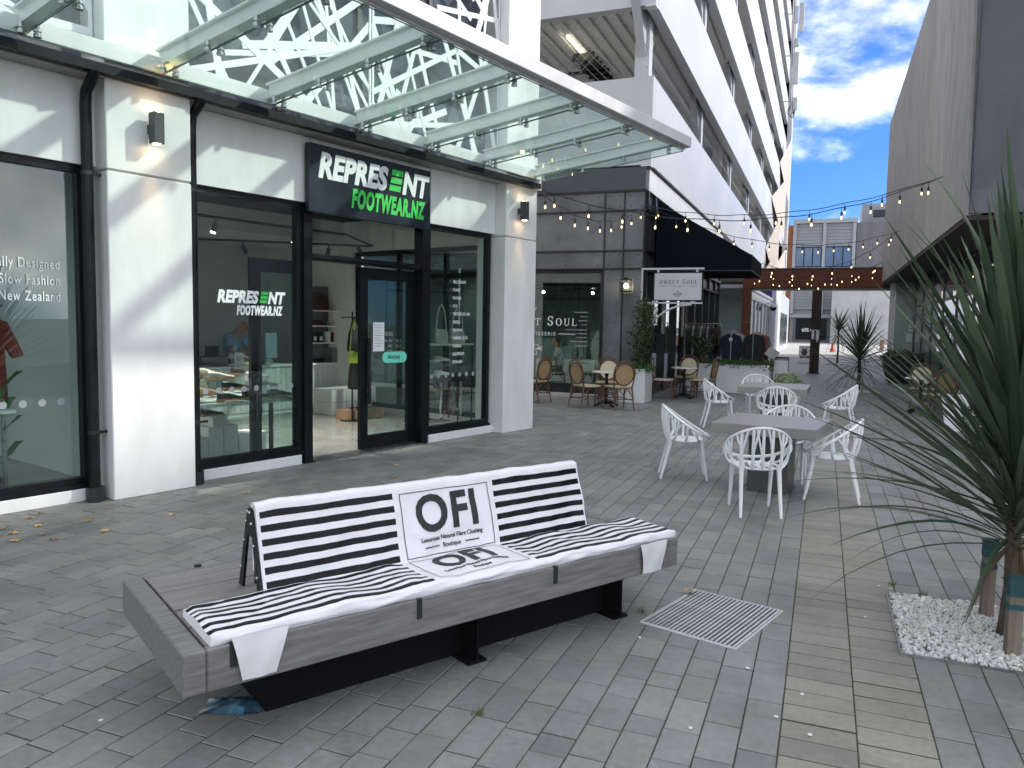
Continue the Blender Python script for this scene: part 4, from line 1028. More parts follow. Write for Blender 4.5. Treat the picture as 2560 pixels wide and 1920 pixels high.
MB().box(-.55, .18, 16.3, 16.42, 0, 3.32).build('pillar', M_gp, sf2); MB().box(.19, .42, 16.2, 16.4, 0, 3.32).build('post', M_darkmetal, sf2); MB().box(-.72, -.56, 16.35, 16.42, 0, 3.3).build('post', M_greypaint, sf2)
MB().box(-.10, .13, 16.288, 16.298, 1.65, 2.02).build('poster', M_paper, sf2); MB().box(-.17, .02, 16.286, 16.297, 1.30, 1.58).build('poster', M_paper, sf2)
b = MB(); b.ball((0, 0, 0), .045, 1, M=T(.02, 16.288, 1.88) @ Matrix.Scale(.1, 4, (0, 1, 0))); b.box(-.07, .10, 16.284, 16.287, 1.74, 1.77); b.build('poster_print', pm('poster_rust', (.35, .12, .08), .7), sf2)

fr = thing('lane_shade_building', 'unseen plain grey building added to shade the far part of the lane', 'building', (4.6, 32.2, 0))
MB().box(0, 16, 0, 26, 0, 10).build('wall', M_cc, fr)  # hidden from the camera, added to keep the far paving in shade
for i in range(6): MB().box(-.03, 0, 1+i*4.2, 3.6+i*4.2, 5.4, 8.2).build('window', M_blueglass, fr)
# ------------------------------------------------------------------ shops past the portal, left
gs = thing('glass_shop', 'grey framed glass shop beyond the rust portal', 'building', (-2.95, 32.0, 0))
b = MB()
for y in (0, 2.2, 4.4, 6.6, 8.8, 11, 13.2, 15.2): b.box(-.08, 0, y, y+.08, 0, 2.9)
b.box(-.09, .01, 0, 15.3, 2.9, 3.25); b.box(-.08, 0, 0, 15.3, 0, .1); gf = b.build('frame', M_greypaint, gs)
for y in (0, 2.2, 4.4, 6.6, 8.8, 11, 13.2): MB().box(-.05, -.044, y+.08, y+2.2, .1, 2.9).build('pane', M_glass, gf)
MB().box(-1.6, -1.5, 0, 15.3, 0, 3.2).build('back_wall', M_int, gs)
MB().box(-1.5, .06, 0, 15.3, 3.25, 3.4).build('roof', M_whitemetal, gs)
pp = thing('purple_wall', 'narrow purple painted wall past the glass shop', 'wall', (-3.0, 47.6, 0)); MB().box(-.6, .05, 0, 2.2, 0, 3.9).build('panel', pm('purple_paint', (.045, .022, .13), .5, .1), pp)
wb = thing('white_building', 'plain white building at the end of the left shops', 'building', (-2.9, 50.2, 0))
MB().box(-.7, .05, 0, 5.5, 0, 4.4).build('wall', M_white, wb); MB().box(-.7, -.1, 5.5, 22, 0, 4.2).build('wall', M_whitemetal, wb)
b = MB()
for y in (7, 9.5, 12, 14.5, 17): b.box(-.10, -.07, y, y+1.8, .4, 2.8)
b.build('window', M_blueglass, wb)
cc = thing('security_camera', 'white dome security camera on a bracket past the rust portal', 'camera', (-2.62, 44, 2.75))
MB().ball((0, 0, 0), .16, 2).build('dome', M_black, cc, True); b = MB(); b.cyl((0, 0), .17, .05, .2, 14); b.box(-.4, 0, -.06, .06, .2, .3); b.build('housing', M_white, cc, True)

# ------------------------------------------------------------------ buildings across the far end
M_gclad = pm('grey_cladding', (.26, .28, .31), .6, .06, .5); M_gdark = pm('dark_grey_cladding', (.155, .15, .165), .6, .1, .6, stretch=(6, 6, .3)); M_gframe = pm('pale_grey_frame', (.34, .37, .40), .5, .04)
M_orange = pm('orange_brick', (.44, .17, .085), .8, .2, .7); M_sky = pm('far_window_glass', (.10, .16, .26), .05, .3, .2, spec=.9)
fb = thing('grey_office_building', 'grey clad office building with blue windows closing the far end of the lane', 'building', (0, 100, 0))
MB().box(-4.0, 3.0, .3, 12, 0, 14.6).build('wall', M_gclad, fb)
MB().box(3.0, 9.5, .1, 12, 6.6, 14.2).build('wall', M_gdark, fb); MB().box(3.5, 9, 2, 9, 14.2, 16.6).build('penthouse', M_gclad, fb)
b = MB()
for x in (-4.05, -.72, 2.55): b.box(x, x+.36, -.1, .3, 3.3, 14.6)
b.box(-4.05, 3.02, -.15, .35, 14.25, 14.75); b.box(-4.05, 3.02, -.1, .3, 8.6, 9.0); b.box(-4.05, 3.02, -.1, .3, 3.0, 3.4); b.build('pier', M_gframe, fb)
for x0 in (-3.69, -.36):
    for z in range(7): MB().box(x0, x0+2.9, .1, .28, 11.5+z*.39, 11.86+z*.39).build('louvre_panel', M_gclad, fb)
    for z in range(6): MB().box(x0, x0+2.9, .1, .28, 4.0+z*.39, 4.36+z*.39).build('louvre_panel', M_gclad, fb)
    for (z0, z1) in ((9.1, 11.4), (6.5, 8.4)):
        for i in range(3):
            f = MB().box(x0+i*.97, x0+i*.97+.95, .02, .2, z0, z1).build('window', M_darkmetal, fb); MB().box(x0+i*.97+.06, x0+i*.97+.89, -.0, .02, z0+.06, z1-.06).build('pane', M_sky, f)
b = MB(); b.box(-3.6, .9, .05, .29, 0, 3.0); b.build('shop_wall', M_gdark, fb)
f = MB().box(-3.3, .2, .0, .05, .35, 2.9).build('shop_window', M_black, fb); lettering('lettering', '60% OFF', .62, -2.6, -.02, 1.3, M_print_w, f, .02, 0, .8)
MB().box(4.6, 6.0, .02, .09, 14.7, 15.6).build('vent', M_darkmetal, fb)
ob = thing('orange_brick_building', 'orange brick building left of the grey office building', 'building', (-6.2, 101, 0)); MB().box(-5, 2.1, 0, 10, 0, 14.2).build('wall', M_orange, ob)
b = MB()
for z in (5, 8, 11): b.box(.7, 1.5, -.05, .0, z, z+1.7)
b.build('window', M_darkmetal, ob)
ww = thing('white_concrete_building', 'white concrete wall building right of the grey office', 'building', (.6, 96, 0)); 
for x0, x1, z0, z1 in ((0, 3.2, 0, 3.1), (3.21, 7.5, 0, 3.1), (0, 3.2, 3.11, 6.5), (3.21, 7.5, 3.11, 6.5)): MB().box(x0, x1, 0, 3, z0, z1).build('wall_panel', pm('white_concrete', (.46, .47, .48), .8, .10, .5, c2=(.38, .385, .39)), ww)
ys_ = thing('yellow_sign', 'small yellow sign on a post by the orange building', 'sign', (-4.75, 92, 0)); MB().box(-.3, .75, 0, .08, 2.6, 3.0).build('board', pm('yellow_paint', (.75, .48, .02), .5), ys_); MB().tube([(-.2, .04, 0), (-.2, .04, 3.0)], .06, 8).build('post', M_steel, ys_)
def cone(x, y, lab):
    t_ = thing('traffic_cone', lab, 'traffic cone', (x, y, 0)); Mo = pm('cone_orange', (.75, .18, .08), .5)
    b = MB(); b.cyl((0, 0), .17, .03, .75, 14, r2=.03); b.build('cone_body', Mo, t_, True); MB().box(-.22, .22, -.22, .22, 0, .03).build('base', Mo, t_); MB().cyl((0, 0), .125, .25, .42, 14, r2=.085).build('stripe', M_paper, t_, True)
cone(.57, 61, 'orange traffic cone standing on the sunlit plaza')
wk = thing('timber_block', 'short timber bollard on the plaza beside the white concrete wall', 'bollard', (4.4, 70, 0)); MB().box(-.16, .16, -.16, .16, 0, .9, c=.03).build('shaft', M_wood, wk)
# ------------------------------------------------------------------ white tables
M_tab = pm('brushed_table_top', (.235, .228, .215), .42, .04, 2, .02, 60, stretch=(1, 8, 1), spec=.6); M_tleg = pm('table_pedestal', (.075, .072, .07), .35, .1, 3)
def table(x, y, rz, w_, d, label):
    t_ = thing('pedestal_table', label, 'table', (x, y, 0), rz, 'square pedestal tables')
    MB().box(-w_/2, w_/2, -d/2, d/2, .625, .73, c=.004).build('table_top', M_tab, t_); MB().box(-.20, .20, -.20, .20, 0, .624, c=.004).build('pedestal', M_tleg, t_)
    b = MB()
    for x_ in (-.215, .205):
        for y_ in (-.215, .205): b.box(x_, x_+.01, y_, y_+.01, 0, .03)
    b.build('foot_tab', M_steel, t_); return t_
table(-.455, 8.46, R(-8.3), 1.02, 1.06, 'grey square pedestal table nearest the camera, ringed by white chairs')
table(-.73, 13.68, R(-2), 1.07, 1.22, 'grey square pedestal table behind the first, in front of the long white planter')

# ------------------------------------------------------------------ white branch-pattern chairs
M_ch = pm('white_chair_plastic', (.76, .79, .80), .32, .03, 3)
def make_chair():
    t_ = thing('branch_chair', 'x', 'chair', (0, 0, 0), 0, 'white branch pattern chairs')
    C = Vector((0, .005, .628)); A = Vector((0, -.262, .172))
    def rim(th):
        a = R(th); p = C+Vector((.295*math.sin(a), 0, 0))+A*math.cos(a); p.z += .012*math.cos(2*a); return p
    pts = [rim(a) for a in range(0, 361, 10)]
    MB().tube(pts, .0155, 8, flat=.75, caps=False).build('rim', M_ch, t_, True)
    b = MB()
    def seat(x, y): return Vector((x, y, .425+.10*(x*x+y*y)))
    def rib(q, th, r1=.013, r2=.010, k=.5):
        p = rim(th); q = Vector(q)
        c1 = Vector((q.x+(p.x-q.x)*.62, q.y+(p.y-q.y)*.62, q.z+(p.z-q.z)*.22)); c2 = Vector((q.x+(p.x-q.x)*.93, q.y+(p.y-q.y)*.93, q.z+(p.z-q.z)*.66))
        pts = catmull([q, c1, c2, p], 5); n_ = len(pts)
        b.tube(pts, [r1+(r2-r1)*i/(n_-1) for i in range(n_)], 6, flat=.7)
        return pts
    def fork(pts, i, th, r_=.012):
        a_ = pts[i]; c_ = rim(th); m_ = (a_+c_)/2; o_ = Vector((m_.x, m_.y, 0)); m_ += o_*.05
        b.tube(catmull([a_-(pts[i+1]-pts[i])*.5, a_.lerp(m_, .5), m_, c_], 3), r_, 6, flat=.75)
    for s in (-1, 1):
        r1 = rib((s*.165, -.165, .425), s*38, .021, .013); fork(r1, 6, s*26); fork(r1, 9, s*48)
        r2 = rib((s*.172, -.155, .43), s*68, .020, .013); fork(r2, 6, s*58); fork(r2, 8, s*79)
        r3 = rib((s*.075, -.19, .425), s*17, .017, .012); fork(r3, 7, s*7)
        rib((s*.19, -.01, .43), s*90, .015, .012)
        r4 = rib((s*.178, .16, .43), s*112, .017, .012); fork(r4, 7, s*101)
        rib((s*.15, .18, .43), s*134, .015, .012); rib((s*.07, .205, .43), s*158, .014, .012)
    r5 = rib((.012, -.192, .425), 0, .016, .012); fork(r5, 5, -12, .011)
    b.build('back_ribs', M_ch, t_, True)
    b = MB(); b.tube([seat(.20*math.cos(R(a)), .01+.20*math.sin(R(a))) for a in range(0, 361, 15)], .016, 6, flat=.7, caps=False)
    for i, (x0, x1) in enumerate(((-.15, -.09), (-.09, -.16), (-.06, -.02), (0, .05), (.05, -.02), (.10, .15), (.15, .08), (.02, .11))):
        y0 = -.19*math.sqrt(max(.05, 1-(x0/.21)**2)); y1 = .20*math.sqrt(max(.05, 1-(x1/.21)**2))
        b.tube([seat(x0, y0), seat((x0+x1)/2, .0)-Vector((0, 0, .006)), seat(x1, y1)], .021, 6, flat=.35, upv=(0, 0, 1))
    b.build('seat', M_ch, t_, True)
    for (q, f) in (((-.165, -.165), (-.178, -.265)), ((.165, -.165), (.178, -.265)), ((-.18, .17), (-.185, .24)), ((.18, .17), (.185, .24))):
        MB().tube([(q[0], q[1], .45), (q[0]*1.01, q[1]*1.03, .40), ((q[0]+f[0])/2, (q[1]+f[1])/2, .2), (f[0], f[1], 0)], [.026, .021, .018, .0135], 8).build('leg', M_ch, t_, True)
    return t_
ch = make_chair()
CH = [((-.53, 7.36), 17, 'white branch chair in front of the nearest table, its back to the camera'),
      ((-1.41, 8.73), -76, 'white branch chair on the left side of the nearest table, seen from the side'),
      ((.13, 8.28), 88, 'white branch chair right of the nearest table, standing on the olive paver strip'),
      ((-.33, 9.12), 176, 'white branch chair behind the nearest table, only its rim showing over the table top'),
      ((-.64, 12.42), 4, 'white branch chair between the two square tables, its back to the camera'),
      ((-1.62, 13.42), -74, 'white branch chair left of the rear table in front of the long planter'),
      ((.27, 13.42), 82, 'white branch chair right of the rear table, in front of the small cabbage tree'),
      ((-1.1, 15.05), 195, 'white branch chair behind the rear table against the long white planter')]
for i, (p, a, lab) in enumerate(CH):
    o = ch if i == 0 else dup(ch)
    o.location = (p[0], p[1], 0); o.rotation_euler = (0, 0, R(a)); o['label'] = lab

# ------------------------------------------------------------------ rattan bistro chairs and round tables
M_cane = pm('brown_cane', (.12, .055, .025), .4, .3, 10, c2=(.06, .028, .015))
def weave(name, c, d):
    mt, n, l, p = newmat(name); tc_ = n.new('ShaderNodeTexCoord'); mp_ = n.new('ShaderNodeMapping'); mp_.inputs['Scale'].default_value = (42, 42, 42); mp_.inputs['Rotation'].default_value = (0, 0, 0)
    l.new(tc_.outputs['Object'], mp_.inputs[0]); v = n.new('ShaderNodeTexVoronoi'); v.inputs['Randomness'].default_value = .15; l.new(mp_.outputs[0], v.inputs['Vector'])
    rp_ = n.new('ShaderNodeValToRGB'); rp_.color_ramp.interpolation = 'CONSTANT'; e = rp_.color_ramp.elements; e[0].position = 0; e[0].color = (*d, 1); e[1].position = .34; e[1].color = (*c, 1)
    l.new(v.outputs['Distance'], rp_.inputs[0]); l.new(rp_.outputs[0], p.inputs['Base Color']); p.inputs['Roughness'].default_value = .5
    bp = n.new('ShaderNodeBump'); bp.inputs['Strength'].default_value = .4; bp.inputs['Distance'].default_value = .003; l.new(v.outputs['Distance'], bp.inputs['Height']); l.new(bp.outputs[0], p.inputs['Normal'])
    return mt
M_wv = weave('cream_weave', (.66, .60, .42), (.10, .07, .03)); M_wvb = weave('tan_weave', (.40, .29, .15), (.10, .06, .03))
def make_bistro():
    t_ = thing('bistro_chair', 'x', 'chair', (0, 0, 0), 0, 'rattan bistro chairs')
    b = MB(); P = [(-.21, -.20), (.21, -.20), (.23, .21), (-.23, .21)]
    b.prism(P, .44, .472, 'z'); b.build('seat', M_wv, t_)
    MB().tube([(-.21, -.20, .436), (.21, -.20, .436), (.23, .21, .436), (-.23, .21, .436), (-.21, -.20, .436)], .014, 6).build('seat_rim', M_cane, t_, True)
    def bk(x, z): return Vector((x, -.215-.30*(z-.45)*(.55), z))
    ov = [bk(.205*math.cos(R(a)), .715+.215*math.sin(R(a))) for a in range(0, 361, 15)]
    b = MB(); b.tube(ov, .017, 7, caps=False)
    b.tube(catmull([bk(-.19, .45), bk(-.215, .60), bk(-.225, .76), bk(-.17, .92), bk(0, .985), bk(.17, .92), bk(.225, .76), bk(.215, .60), bk(.19, .45)], 4), .015, 7)
    b.build('back_frame', M_cane, t_, True)
    ins = [bk(.195*math.cos(R(a)), .715+.205*math.sin(R(a))) for a in range(0, 360, 15)]
    b = MB(); b.add([p+Vector((0, .004, 0)) for p in ins], [list(range(24))[::-1]]); b.build('back_panel', M_wv, t_)
    b = MB(); b.add([p-Vector((0, .004, 0)) for p in ins], [list(range(24))]); b.build('back_panel', M_wvb, t_)
    for (x, y, fx, fy) in ((-.195, -.205, -.21, -.30), (.195, -.205, .21, -.30), (-.215, .195, -.225, .235), (.215, .195, .225, .235)):
        MB().tube([(x, y, .46), ((x+fx)/2, (y+fy)/2, .22), (fx, fy, 0)], [.017, .016, .014], 7).build('leg', M_cane, t_, True)
    b = MB()
    for s in (-1, 1):
        b.tube([(s*.205, -.24, .20), (s*.22, .215, .20)], .010, 6); b.tube(catmull([(s*.20, -.22, .25), (s*.19, -.05, .42), (s*.20, .05, .42), (s*.215, .205, .25)], 4), .009, 6)
    for y in (-.235, .21): b.tube([(-.205, y, .22), (.205, y, .22)], .010, 6); b.tube(catmull([(-.205, y, .26), (-.06, y, .42), (.06, y, .42), (.205, y, .26)], 4), .009, 6)
    b.build('stretcher', M_cane, t_, True)
    return t_
bc_ = make_bistro()
BC = [((-4.47, 15.12), -36, 'rattan bistro chair left of the first round table, turned sideways'),
      ((-3.81, 15.20), 38, 'rattan bistro chair right of the first round table, tan oval back to the camera'),
      ((-4.33, 16.22), 188, 'rattan bistro chair behind the first round table, facing the camera'),
      ((-5.78, 15.62), 70, 'rattan bistro chair mostly hidden behind the white corner column'),
      ((-3.42, 17.90), -85, 'rattan bistro chair left of the round table by the patisserie entrance'),
      ((-2.58, 18.35), 80, 'rattan bistro chair right of the round table by the patisserie entrance, seen edge on'),
      ((-3.07, 19.0), 180, 'rattan bistro chair behind the round table by the patisserie entrance'),
      ((1.98, 18.45), 178, 'rattan bistro chair with pale oval back behind the right hand round table'),
      ((2.12, 16.95), 22, 'rattan bistro chair with tan oval back in front of the right hand round table'),
      ((2.62, 17.9), 120, 'rattan bistro chair partly hidden behind the near cabbage tree leaves'),
      ((2.66, 16.6), 15, 'rattan bistro chair at the far right behind the near cabbage tree leaves')]
for i, (p, a, lab) in enumerate(BC):
    o = bc_ if i == 0 else dup(bc_)
    o.location = (p[0], p[1], 0); o.rotation_euler = (0, 0, R(a)); o['label'] = lab
M_marb = pm('pale_table_top', (.70, .71, .70), .25, .05, 3)
def make_round():
    t_ = thing('round_table', 'x', 'table', (0, 0, 0), 0, 'round pedestal bistro tables')
    MB().lathe([(.28, 0), (.31, .006), (.31, .022), (.29, .028)], 32, (0, 0, .705)).build('table_top', M_marb, t_, True)
    MB().lathe([(.035, .04), (.05, .07), (.03, .12), (.038, .2), (.028, .3), (.034, .5), (.027, .6), (.05, .7)], 14).build('stem', M_black, t_, True)
    for k in range(4):
        a = R(45+90*k); c, s = math.cos(a), math.sin(a)
        MB().tube(catmull([(.02*c, .02*s, .10), (.12*c, .12*s, .085), (.22*c, .22*s, .035), (.28*c, .28*s, .022)], 4), [.03]*4+[.024]*4+[.022]*4+[.026], 7).build('foot', M_black, t_, True)
    return t_
rt_ = make_round()
for i, (p, lab) in enumerate((((-4.18, 15.62), 'pale round bistro table with black cast base beside the square planter'), ((-3.03, 18.35), 'pale round bistro table with black base by the patisserie entrance'), ((1.88, 17.72), 'pale round bistro table under the concrete overhang on the right'), ((-6.35, 15.7), 'pale round bistro table hidden behind the shop corner column'))):
    o = rt_ if i == 0 else dup(rt_)
    o.location = (p[0], p[1], 0); o['label'] = lab

# ------------------------------------------------------------------ plants
def leafquad(b, c, r, rn, L_, wd):
    d = Vector((rn.gauss(0, 1), rn.gauss(0, 1), rn.gauss(.4, .8))).normalized(); u = d.orthogonal().normalized(); u.rotate(Matrix.Rotation(rn.uniform(0, 6.3), 3, d)); v = d.cross(u)
    c = Vector(c); b.add([c-u*L_*.5, c+v*wd*.5+d*L_*.08, c+u*L_*.5, c-v*wd*.5+d*L_*.08], [(0, 1, 2, 3)])
def hedge(name, parent, x0, x1, y0, y1, z0, z1, n_, mat, seed, L_=.06, wd=.035, over=.07):
    rn = random.Random(seed); b = MB()
    for _ in range(n_):
        x, y = rn.uniform(x0-over, x1+over), rn.uniform(y0-over, y1+over); top = z1-.06+.09*nzv(x*5, y*5, seed)
        ox = x < x0 or x > x1 or y < y0 or y > y1
        z = rn.uniform(z0-(.14*max(0, nzv(x*6, y*6, 9)+.3) if ox else 0), top) if ox else top-abs(rn.gauss(0, .05))
        leafquad(b, (x, y, z), 1, rn, L_*rn.uniform(.7, 1.3), wd)
    return tag(b.build(name, mat, parent), kind='stuff')
M_lg = leafmat('creeper_leaf', (.025, .075, .018), (.075, .16, .04), .45, .25, False)
M_ld = leafmat('vine_leaf', (.018, .045, .016), (.05, .10, .03), .45, .25, False)
M_var = leafmat('variegated_leaf', (.10, .20, .06), (.55, .62, .42), .5, .25, False)
M_soil = pm('soil', (.03, .022, .016), .95, .3, 12)
M_plant = pm('planter_white', (.70, .72, .75), .45, .05, 1.5, c2=(.60, .62, .64))
def planter(x0, x1, y0, y1, h, label, seed, n_):
    t_ = thing('planter_box', label, 'planter', ((x0+x1)/2, (y0+y1)/2, 0), 0, 'white planter boxes'); a, d = (x1-x0)/2, (y1-y0)/2
    MB().box(-a, a, -d, d, 0, h, c=.006).build('box', M_plant, t_); MB().box(-a+.05, a-.05, -d+.05, d-.05, h, h+.008).build('soil', M_soil, t_)
    hedge('foliage', t_, -a, a, -d, d, h-.03, h+.13, n_, M_lg, seed); return t_
p1 = planter(-4.45, -3.58, 16.58, 17.35, .75, 'square white planter with trailing green leaves at the patisserie corner', 3, 1500)
planter(-3.3, -1.25, 20.5, 21.3, .74, 'long white planter with trailing green leaves in front of the clothes racks', 5, 3000)
# vine up the corner bracket
vn = thing('climbing_vine', 'dark green vine climbing the sign bracket above the square planter', 'vine', (-3.8, 17.05, .75)); rn = random.Random(5)
b = MB(); b2 = MB()
for k in range(7):
    pts = [(rn.uniform(-.12, .1), rn.uniform(-.08, .1), 0)]
    for j in range(8): pts.append((pts[-1][0]+rn.gauss(.012, .05), pts[-1][1]+rn.gauss(0, .03), pts[-1][2]+rn.uniform(.12, .22)))
    cpts = catmull(pts, 3); b.tube(cpts, .007, 5)
    for p in cpts:
        for _ in range(9): leafquad(b2, p+Vector((rn.gauss(0, .07), rn.gauss(0, .07), rn.gauss(0, .06))), 1, rn, .07, .04)
b.build('stem', M_stake, vn); tag(b2.build('foliage', M_ld, vn), kind='stuff')
# shrub standing in the long planter
sh = thing('leafy_shrub', 'large leaved green shrub in front of the clothes rail', 'shrub', (-2.95, 20.8, .74)); b = MB(); b2 = MB()
for k in range(6):
    a = rn.uniform(0, 6.3); top = (.35*math.cos(a), .25*math.sin(a), rn.uniform(.6, 1.05)); pts = catmull([(0, 0, 0), (top[0]*.3, top[1]*.3, top[2]*.5), top], 4); b.tube(pts, .009, 5)
    for p in pts[3:]:
        for _ in range(4): leafquad(b2, p+Vector((rn.gauss(0, .07), rn.gauss(0, .07), rn.gauss(0, .06))), 1, rn, .17, .07)
b.build('stem', M_stake, sh); tag(b2.build('foliage', M_ld, sh), kind='stuff')
def pot_plant(x, y, label, r, h, zc, n_, mat, seed, flowers, potmat, name='potted_plant'):
    t_ = thing(name, label, 'potted plant', (x, y, 0)); rn = random.Random(seed)
    MB().lathe([(r*.55, 0), (r*.75, h*.15), (r*.98, h*.6), (r, h), (r*.92, h), (r*.9, h-.04)], 28).build('pot', potmat, t_, True)
    b = MB(); c_ = MB()
    for _ in range(n_):
        a, e = rn.uniform(0, 6.3), rn.uniform(0, 1); rr = r*1.12*math.sqrt(rn.random()); z = h+zc*(1-(rr/(r*1.15))**2)*rn.uniform(.4, 1)*(.75+.35*nzv(3*math.cos(a), 3*math.sin(a), seed))
        if rr > r*.95: z -= rn.uniform(0, .3)*(zc)
        p = (rr*math.cos(a), rr*math.sin(a), z); leafquad(b, p, 1, rn, .06, .032)
        if flowers and rn.random() < flowers: c_.ball((p[0], p[1], p[2]+.01), .013, 1)
    tag(b.build('foliage', mat, t_), kind='stuff')
    if flowers: tag(c_.build('flower', M_print_w, t_), kind='stuff')
    return t_
M_bowl = pm('charcoal_bowl', (.035, .036, .040), .6, .2, 4)
pot_plant(2.30, 27.4, 'big charcoal bowl planter with trailing grey green leaves by the glass corner', .55, .85, .28, 2600, leafmat('greygreen_leaf', (.05, .09, .05), (.13, .18, .11), .5, .2, False), 4, .025, M_bowl)
pot_plant(-.62, 15.9, 'round shrub with pale variegated leaves behind the rear table', .27, .62, .27, 1500, M_var, 6, 0, M_plant)
pot_plant(2.15, 12.6, 'white flowering plant in a dark pot behind the near cabbage tree', .24, .42, .5, 1300, M_ld, 8, .16, M_bowl)
pot_plant(2.45, 9.9, 'low white pot with flowers at the right edge behind the near cabbage tree', .30, .5, .3, 900, M_lg, 9, .10, M_plant)
wbx = thing('white_board', 'white leaning panel behind the near cabbage tree leaves', 'board', (2.35, 14.9, 0), R(20)); b = MB(); b.add([(-.4, 0, 0), (.4, 0, 0), (.4, .18, .62), (-.4, .18, .62), (-.4, .03, 0), (.4, .03, 0), (.4, .21, .62), (-.4, .21, .62)], [(0, 1, 2, 3), (7, 6, 5, 4), (0, 4, 5, 1), (2, 6, 7, 3), (0, 3, 7, 4), (1, 5, 6, 2)]); b.build('panel', M_paper, wbx)
MB().box(-.3, .3, .25, .29, 0, .5).build('prop', M_stake, wbx)

# cabbage trees
M_cl = leafmat('cabbage_tree_leaf', (.030, .060, .034), (.095, .145, .078), .27, .2)
def blade_mesh(L_, wd, droop, seed):
    rn = random.Random(seed); n_ = 8; vs = []; tw = rn.uniform(-.3, .3)
    for i in range(n_+1):
        t = i/n_; w_ = wd*.5*(min(1, .55+1.6*t) if t < .3 else (1-((t-.3)/.7)**1.8))+.0008
        x = L_*t*(1-.10*droop*t); z = -droop*L_*(t**2.2)*.75; a = tw*t; sway = rn.uniform(-.004, .004)
        for s, dz in ((-1, .28*w_), (0, 0), (1, .28*w_)): vs.append((x, s*w_*math.cos(a)+sway+.03*math.sin(2*t)*tw, z+dz+s*w_*math.sin(a)))
    fs = []
    for i in range(n_):
        for j in (0, 1): fs.append((i*3+j, i*3+j+1, (i+1)*3+j+1, (i+1)*3+j))
    b = MB(); b.add(vs, fs); return b.mesh(M_cl, True, 'leaf')
def cabbage(x, y, label, trunk, z0, z1, n_, len_, wd, seed, el0=-8, el1=84, tr=.045, df=1.0, dead=0):
    t_ = thing('cabbage_tree', label, 'tree', (x, y, 0), 0, 'cabbage trees in square beds'); rn = random.Random(seed)
    MB().tube([(0, 0, 0), (.01, .01, trunk*.5), (0, .0, trunk), (0, 0, z1)], [tr*1.35, tr, tr*.95, tr*.5], 10).build('trunk', M_trunk, t_, True)
    pool = {}
    for k in range(6):
        for dk in range(5): pool[(k, dk)] = blade_mesh(len_*(.80+.07*k), wd*(.75+.07*k), [.05, .16, .32, .55, .85][dk], seed*50+k*5+dk)
    for i in range(n_):
        u = i/(n_-1); az = i*2.39996+rn.uniform(-.25, .25); el = el0+(el1-el0)*(u**.80)+rn.gauss(0, 6); z = z0+(z1-z0)*u
        dk = min(4, max(0, int(round(3.6*df*(1-u)**1.3+rn.gauss(0, .75)))))
        if u < .05: dk = rn.choice([2, 3, 4])
        o = obj('leaf', pool[(rn.randrange(6), dk)], t_, (.03*math.cos(az), .03*math.sin(az), z), (rn.uniform(-.35, .35), -R(el), az)); o.scale = (1, min(1, .38+1.1*u), 1)
    if dead:
        for k in range(dead): o = obj('dead_leaf', pool[(k % 6, 4)].copy(), t_, (.03, 0, z0+.05*rn.random()), (rn.uniform(-.4, .4), R(rn.uniform(25, 65)), rn.uniform(0, 6.3))); o.data.materials[0] = M_dead; o.scale = (.45, .6, .8)
    return t_
M_dead = leafmat('dead_leaf', (.11, .08, .05), (.20, .15, .09), .8, .2)
M_trunk = pm('cabbage_trunk', (.10, .075, .055), .9, .35, 14, .6, 50)
ct = cabbage(1.02, 4.92, 'large cabbage tree with long green sword leaves at the right edge', .55, .50, 1.45, 265, 1.20, .062, 2, 13, 88, .040, .30, 7)
cabbage(.92, 23.1, 'cabbage tree in a white bed behind the square tables', .95, .55, 1.25, 150, 1.15, .05, 3, -28, 84)
cabbage(.62, 39.9, 'small cabbage tree furthest down the lane with a dark slim trunk', 1.35, 1.35, 1.75, 90, 1.0, .05, 4, -60, 80)
M_peb = pm('bed_pebble', (.62, .62, .60), .75, .10, 30, island=.22); M_bedsoil = pm('bed_base', (.20, .195, .185), .95, .2, 10)
def ico(): 
    bm = bmesh.new(); bmesh.ops.create_icosphere(bm, subdivisions=1, radius=1); bm.verts.index_update(); r_ = ([tuple(v.co) for v in bm.verts], [[v.index for v in f.verts] for f in bm.faces]); bm.free(); return r_
IV, IF = ico()
def bed(x0, x1, y0, y1, label, n_, r, seed):
    t_ = thing('pebble_bed', label, 'pebble bed', (x0, y0, 0), 0, 'square pebble beds'); w_, d = x1-x0, y1-y0; rn = random.Random(seed)
    MB().box(0, w_, 0, d, -.02, .006).build('bed_base', M_bedsoil, t_)
    b = MB(); e = .006
    for a in ((-e, w_+e, -e, 0), (-e, w_+e, d, d+e), (-e, 0, 0, d), (w_, w_+e, 0, d)): b.box(*a, -.02, .014)
    b.build('edging', M_steel, t_)
    b = MB()
    for _ in range(n_):
        s = r*rn.choice([.45, .6, .8, .9, 1.0, 1.2, 1.5])*rn.uniform(.85, 1.15); M = T(rn.uniform(s, w_-s), rn.uniform(s, d-s), .006+rn.uniform(0, .012)) @ Euler((rn.uniform(0, 6), rn.uniform(0, 6), rn.uniform(0, 6))).to_matrix().to_4x4() @ Matrix.Diagonal((s*1.3, s, s*.75, 1))
        b.add(IV, IF, 0, M)
    tag(b.build('pebbles', M_peb, t_, True), kind='stuff'); return t_
pb = bed(.45, 1.46, 4.40, 5.42, 'square bed of white pebbles around the near cabbage tree', 5200, .0105, 1)
bed(.40, 1.45, 22.5, 23.55, 'white pebble bed under the middle cabbage tree', 500, .03, 2); bed(.1, 1.15, 39.4, 40.4, 'white pebble bed under the furthest cabbage tree', 200, .04, 3)
